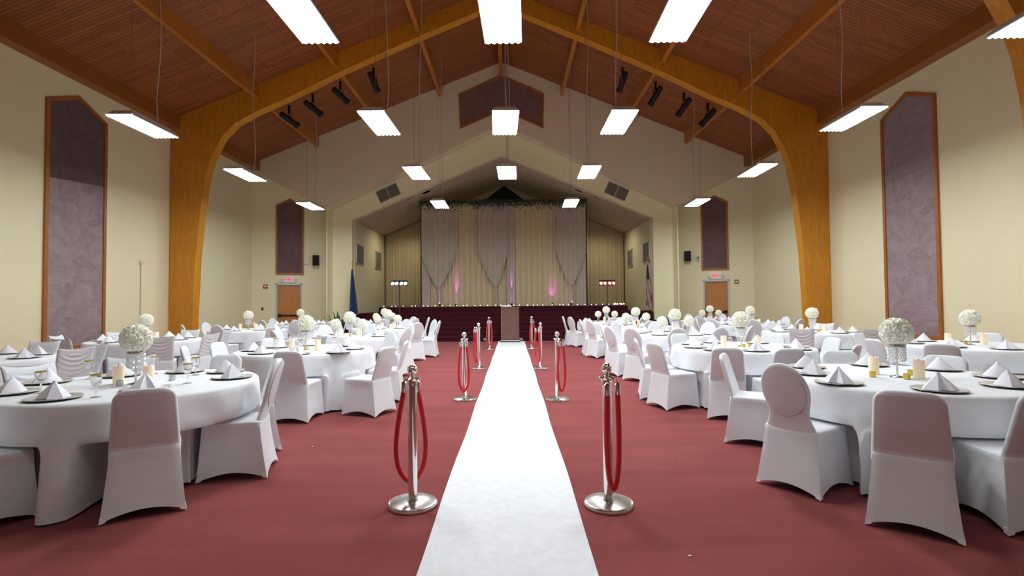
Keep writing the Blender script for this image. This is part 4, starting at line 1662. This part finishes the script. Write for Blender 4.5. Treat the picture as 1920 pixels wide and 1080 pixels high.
table('second' + T, (3.25, 7.3), [((2.54, 6.08), 70, A_), ((1.90, 6.84), 18, A_), ((1.86, 7.62), -10, A_), ((3.17, 5.90), 90, A_), ((4.22, 8.32), -134, A_), ((2.82, 8.65), -70, A_), ((4.66, 7.5), 184, A_), ((4.2, 6.3), 134, A_)], 42,
      plates=[(2.55, 7.16), (3.12, 7.98), (3.92, 7.1), (3.13, 6.6), (3.75, 6.75), (2.70, 7.72), (2.68, 6.78), (3.72, 7.8)],
      candles=[(3.02, 7.34), (3.38, 7.08)], votives=[(3.22, 7.15), (3.34, 7.22)])
table('third' + T, (3.3, 10.4), [((2.13, 9.10), 42, B_), ((1.88, 9.86), 22, B_), ((2.90, 8.98), 75, B_), ((3.62, 8.98), 101, B_), ((4.36, 9.46), 140, B_), ((4.34, 11.38), -135, B_), ((3.3, 11.8), -90, B_), ((2.3, 11.42), -45, B_), ((1.9, 10.7), -10, B_)], 43, trio=True)
table('fourth' + T, (3.3, 13.7), [((1.98, 12.98), 30, B_), ((1.86, 13.7), 0, B_), ((2.45, 12.42), 62, B_), ((3.3, 12.3), 90, B_), ((4.3, 12.7), 135, B_), ((4.72, 13.8), 180, B_), ((4.3, 14.7), -135, B_), ((3.2, 15.1), -90, B_), ((2.15, 14.62), -38, B_)], 44, trio=True)
table('fifth' + T, (3.1, 16.9), [((1.86, 16.2), 28, B_), ((1.72, 16.95), 0, B_)] + ring_chairs(3.1, 16.9, 8, -90, [B_], 1.36, 8, (4, 5, 6, 7)), 45, trio=True)
T = ' wall table on striped-flag side'
table('first' + T, (6.46, 7.24), [((5.28, 6.32), 42, A_), ((5.08, 7.2), 0, A_), ((6.15, 5.86), 82, A_), ((7.6, 8.2), -135, A_), ((5.75, 8.5), -60, A_)], 51,
      plates=[(5.86, 7.55), (6.34, 7.92), (6.3, 6.55), (5.9, 6.9), (6.95, 7.75), (6.9, 6.7)], candles=[(6.32, 7.45), (6.70, 7.30)], votives=[(6.55, 7.42)])
table('second' + T, (6.2, 10.6), [((6.45, 9.2), 98, C_), ((5.35, 9.5), 52, C_), ((7.45, 10.0), 155, C_), ((7.1, 11.7), -128, C_), ((6.1, 12.0), -90, C_), ((5.25, 11.65), -48, C_), ((4.85, 10.5), 2, C_)], 52)
table('third' + T, (6.45, 13.9), [((7.85, 13.4), 165, B_)] + ring_chairs(6.45, 13.9, 8, 25, [B_], 1.38, 9, (7,)), 53)
table('fourth' + T, (6.6, 17.1), ring_chairs(6.6, 17.1, 8, 10, [B_], 1.36, 10), 54, trio=True)

# bottles on the far table
for x, y, m, wd in ((-3.95, 16.55, 'bottle_green', 'green glass bottle'),):
    root = thing('glass_bottle', 'dark green glass bottle among the flower balls, fifth aisle table on blue-flag side', 'bottle', (x, y, TABLE_Z + .002))
    obj('bottle_body', MB().lathe([(.036, 0), (.038, .005), (.038, .15), (.015, .2), (.014, .26)], 16).mesh('bottle_body', m), root)
    obj('cap', MB().lathe([(.016, .26), (.016, .28), (0, .282)], 12).mesh('cap', 'gold'), root)

# ------------------------------------------------------------------ camera, world, view
cd = bpy.data.cameras.new('camera')
cd.sensor_width = 36
cd.lens = 18.0
cd.clip_end = 200
cam = bpy.data.objects.new('camera', cd)
COL.objects.link(cam)
pitch = math.atan2(27, 960)
cam.matrix_world = Matrix.Translation((0, 0, 1.42)) @ Matrix.Rotation(PI / 2 + pitch, 4, 'X') @ Matrix.Rotation(R(-.5), 4, 'Z')
SC.camera = cam
w = bpy.data.worlds.new('world')
SC.world = w
w.use_nodes = True
w.node_tree.nodes['Background'].inputs[0].default_value = (.01, .01, .01, 1)
SC.view_settings.view_transform = 'Standard'
SC.view_settings.look = 'None'
SC.view_settings.gamma = 1
SC.view_settings.exposure = 0.40
SC.view_settings.use_curve_mapping = False
for l in list(bpy.data.lights):
    if l.users == 0:
        bpy.data.lights.remove(l)
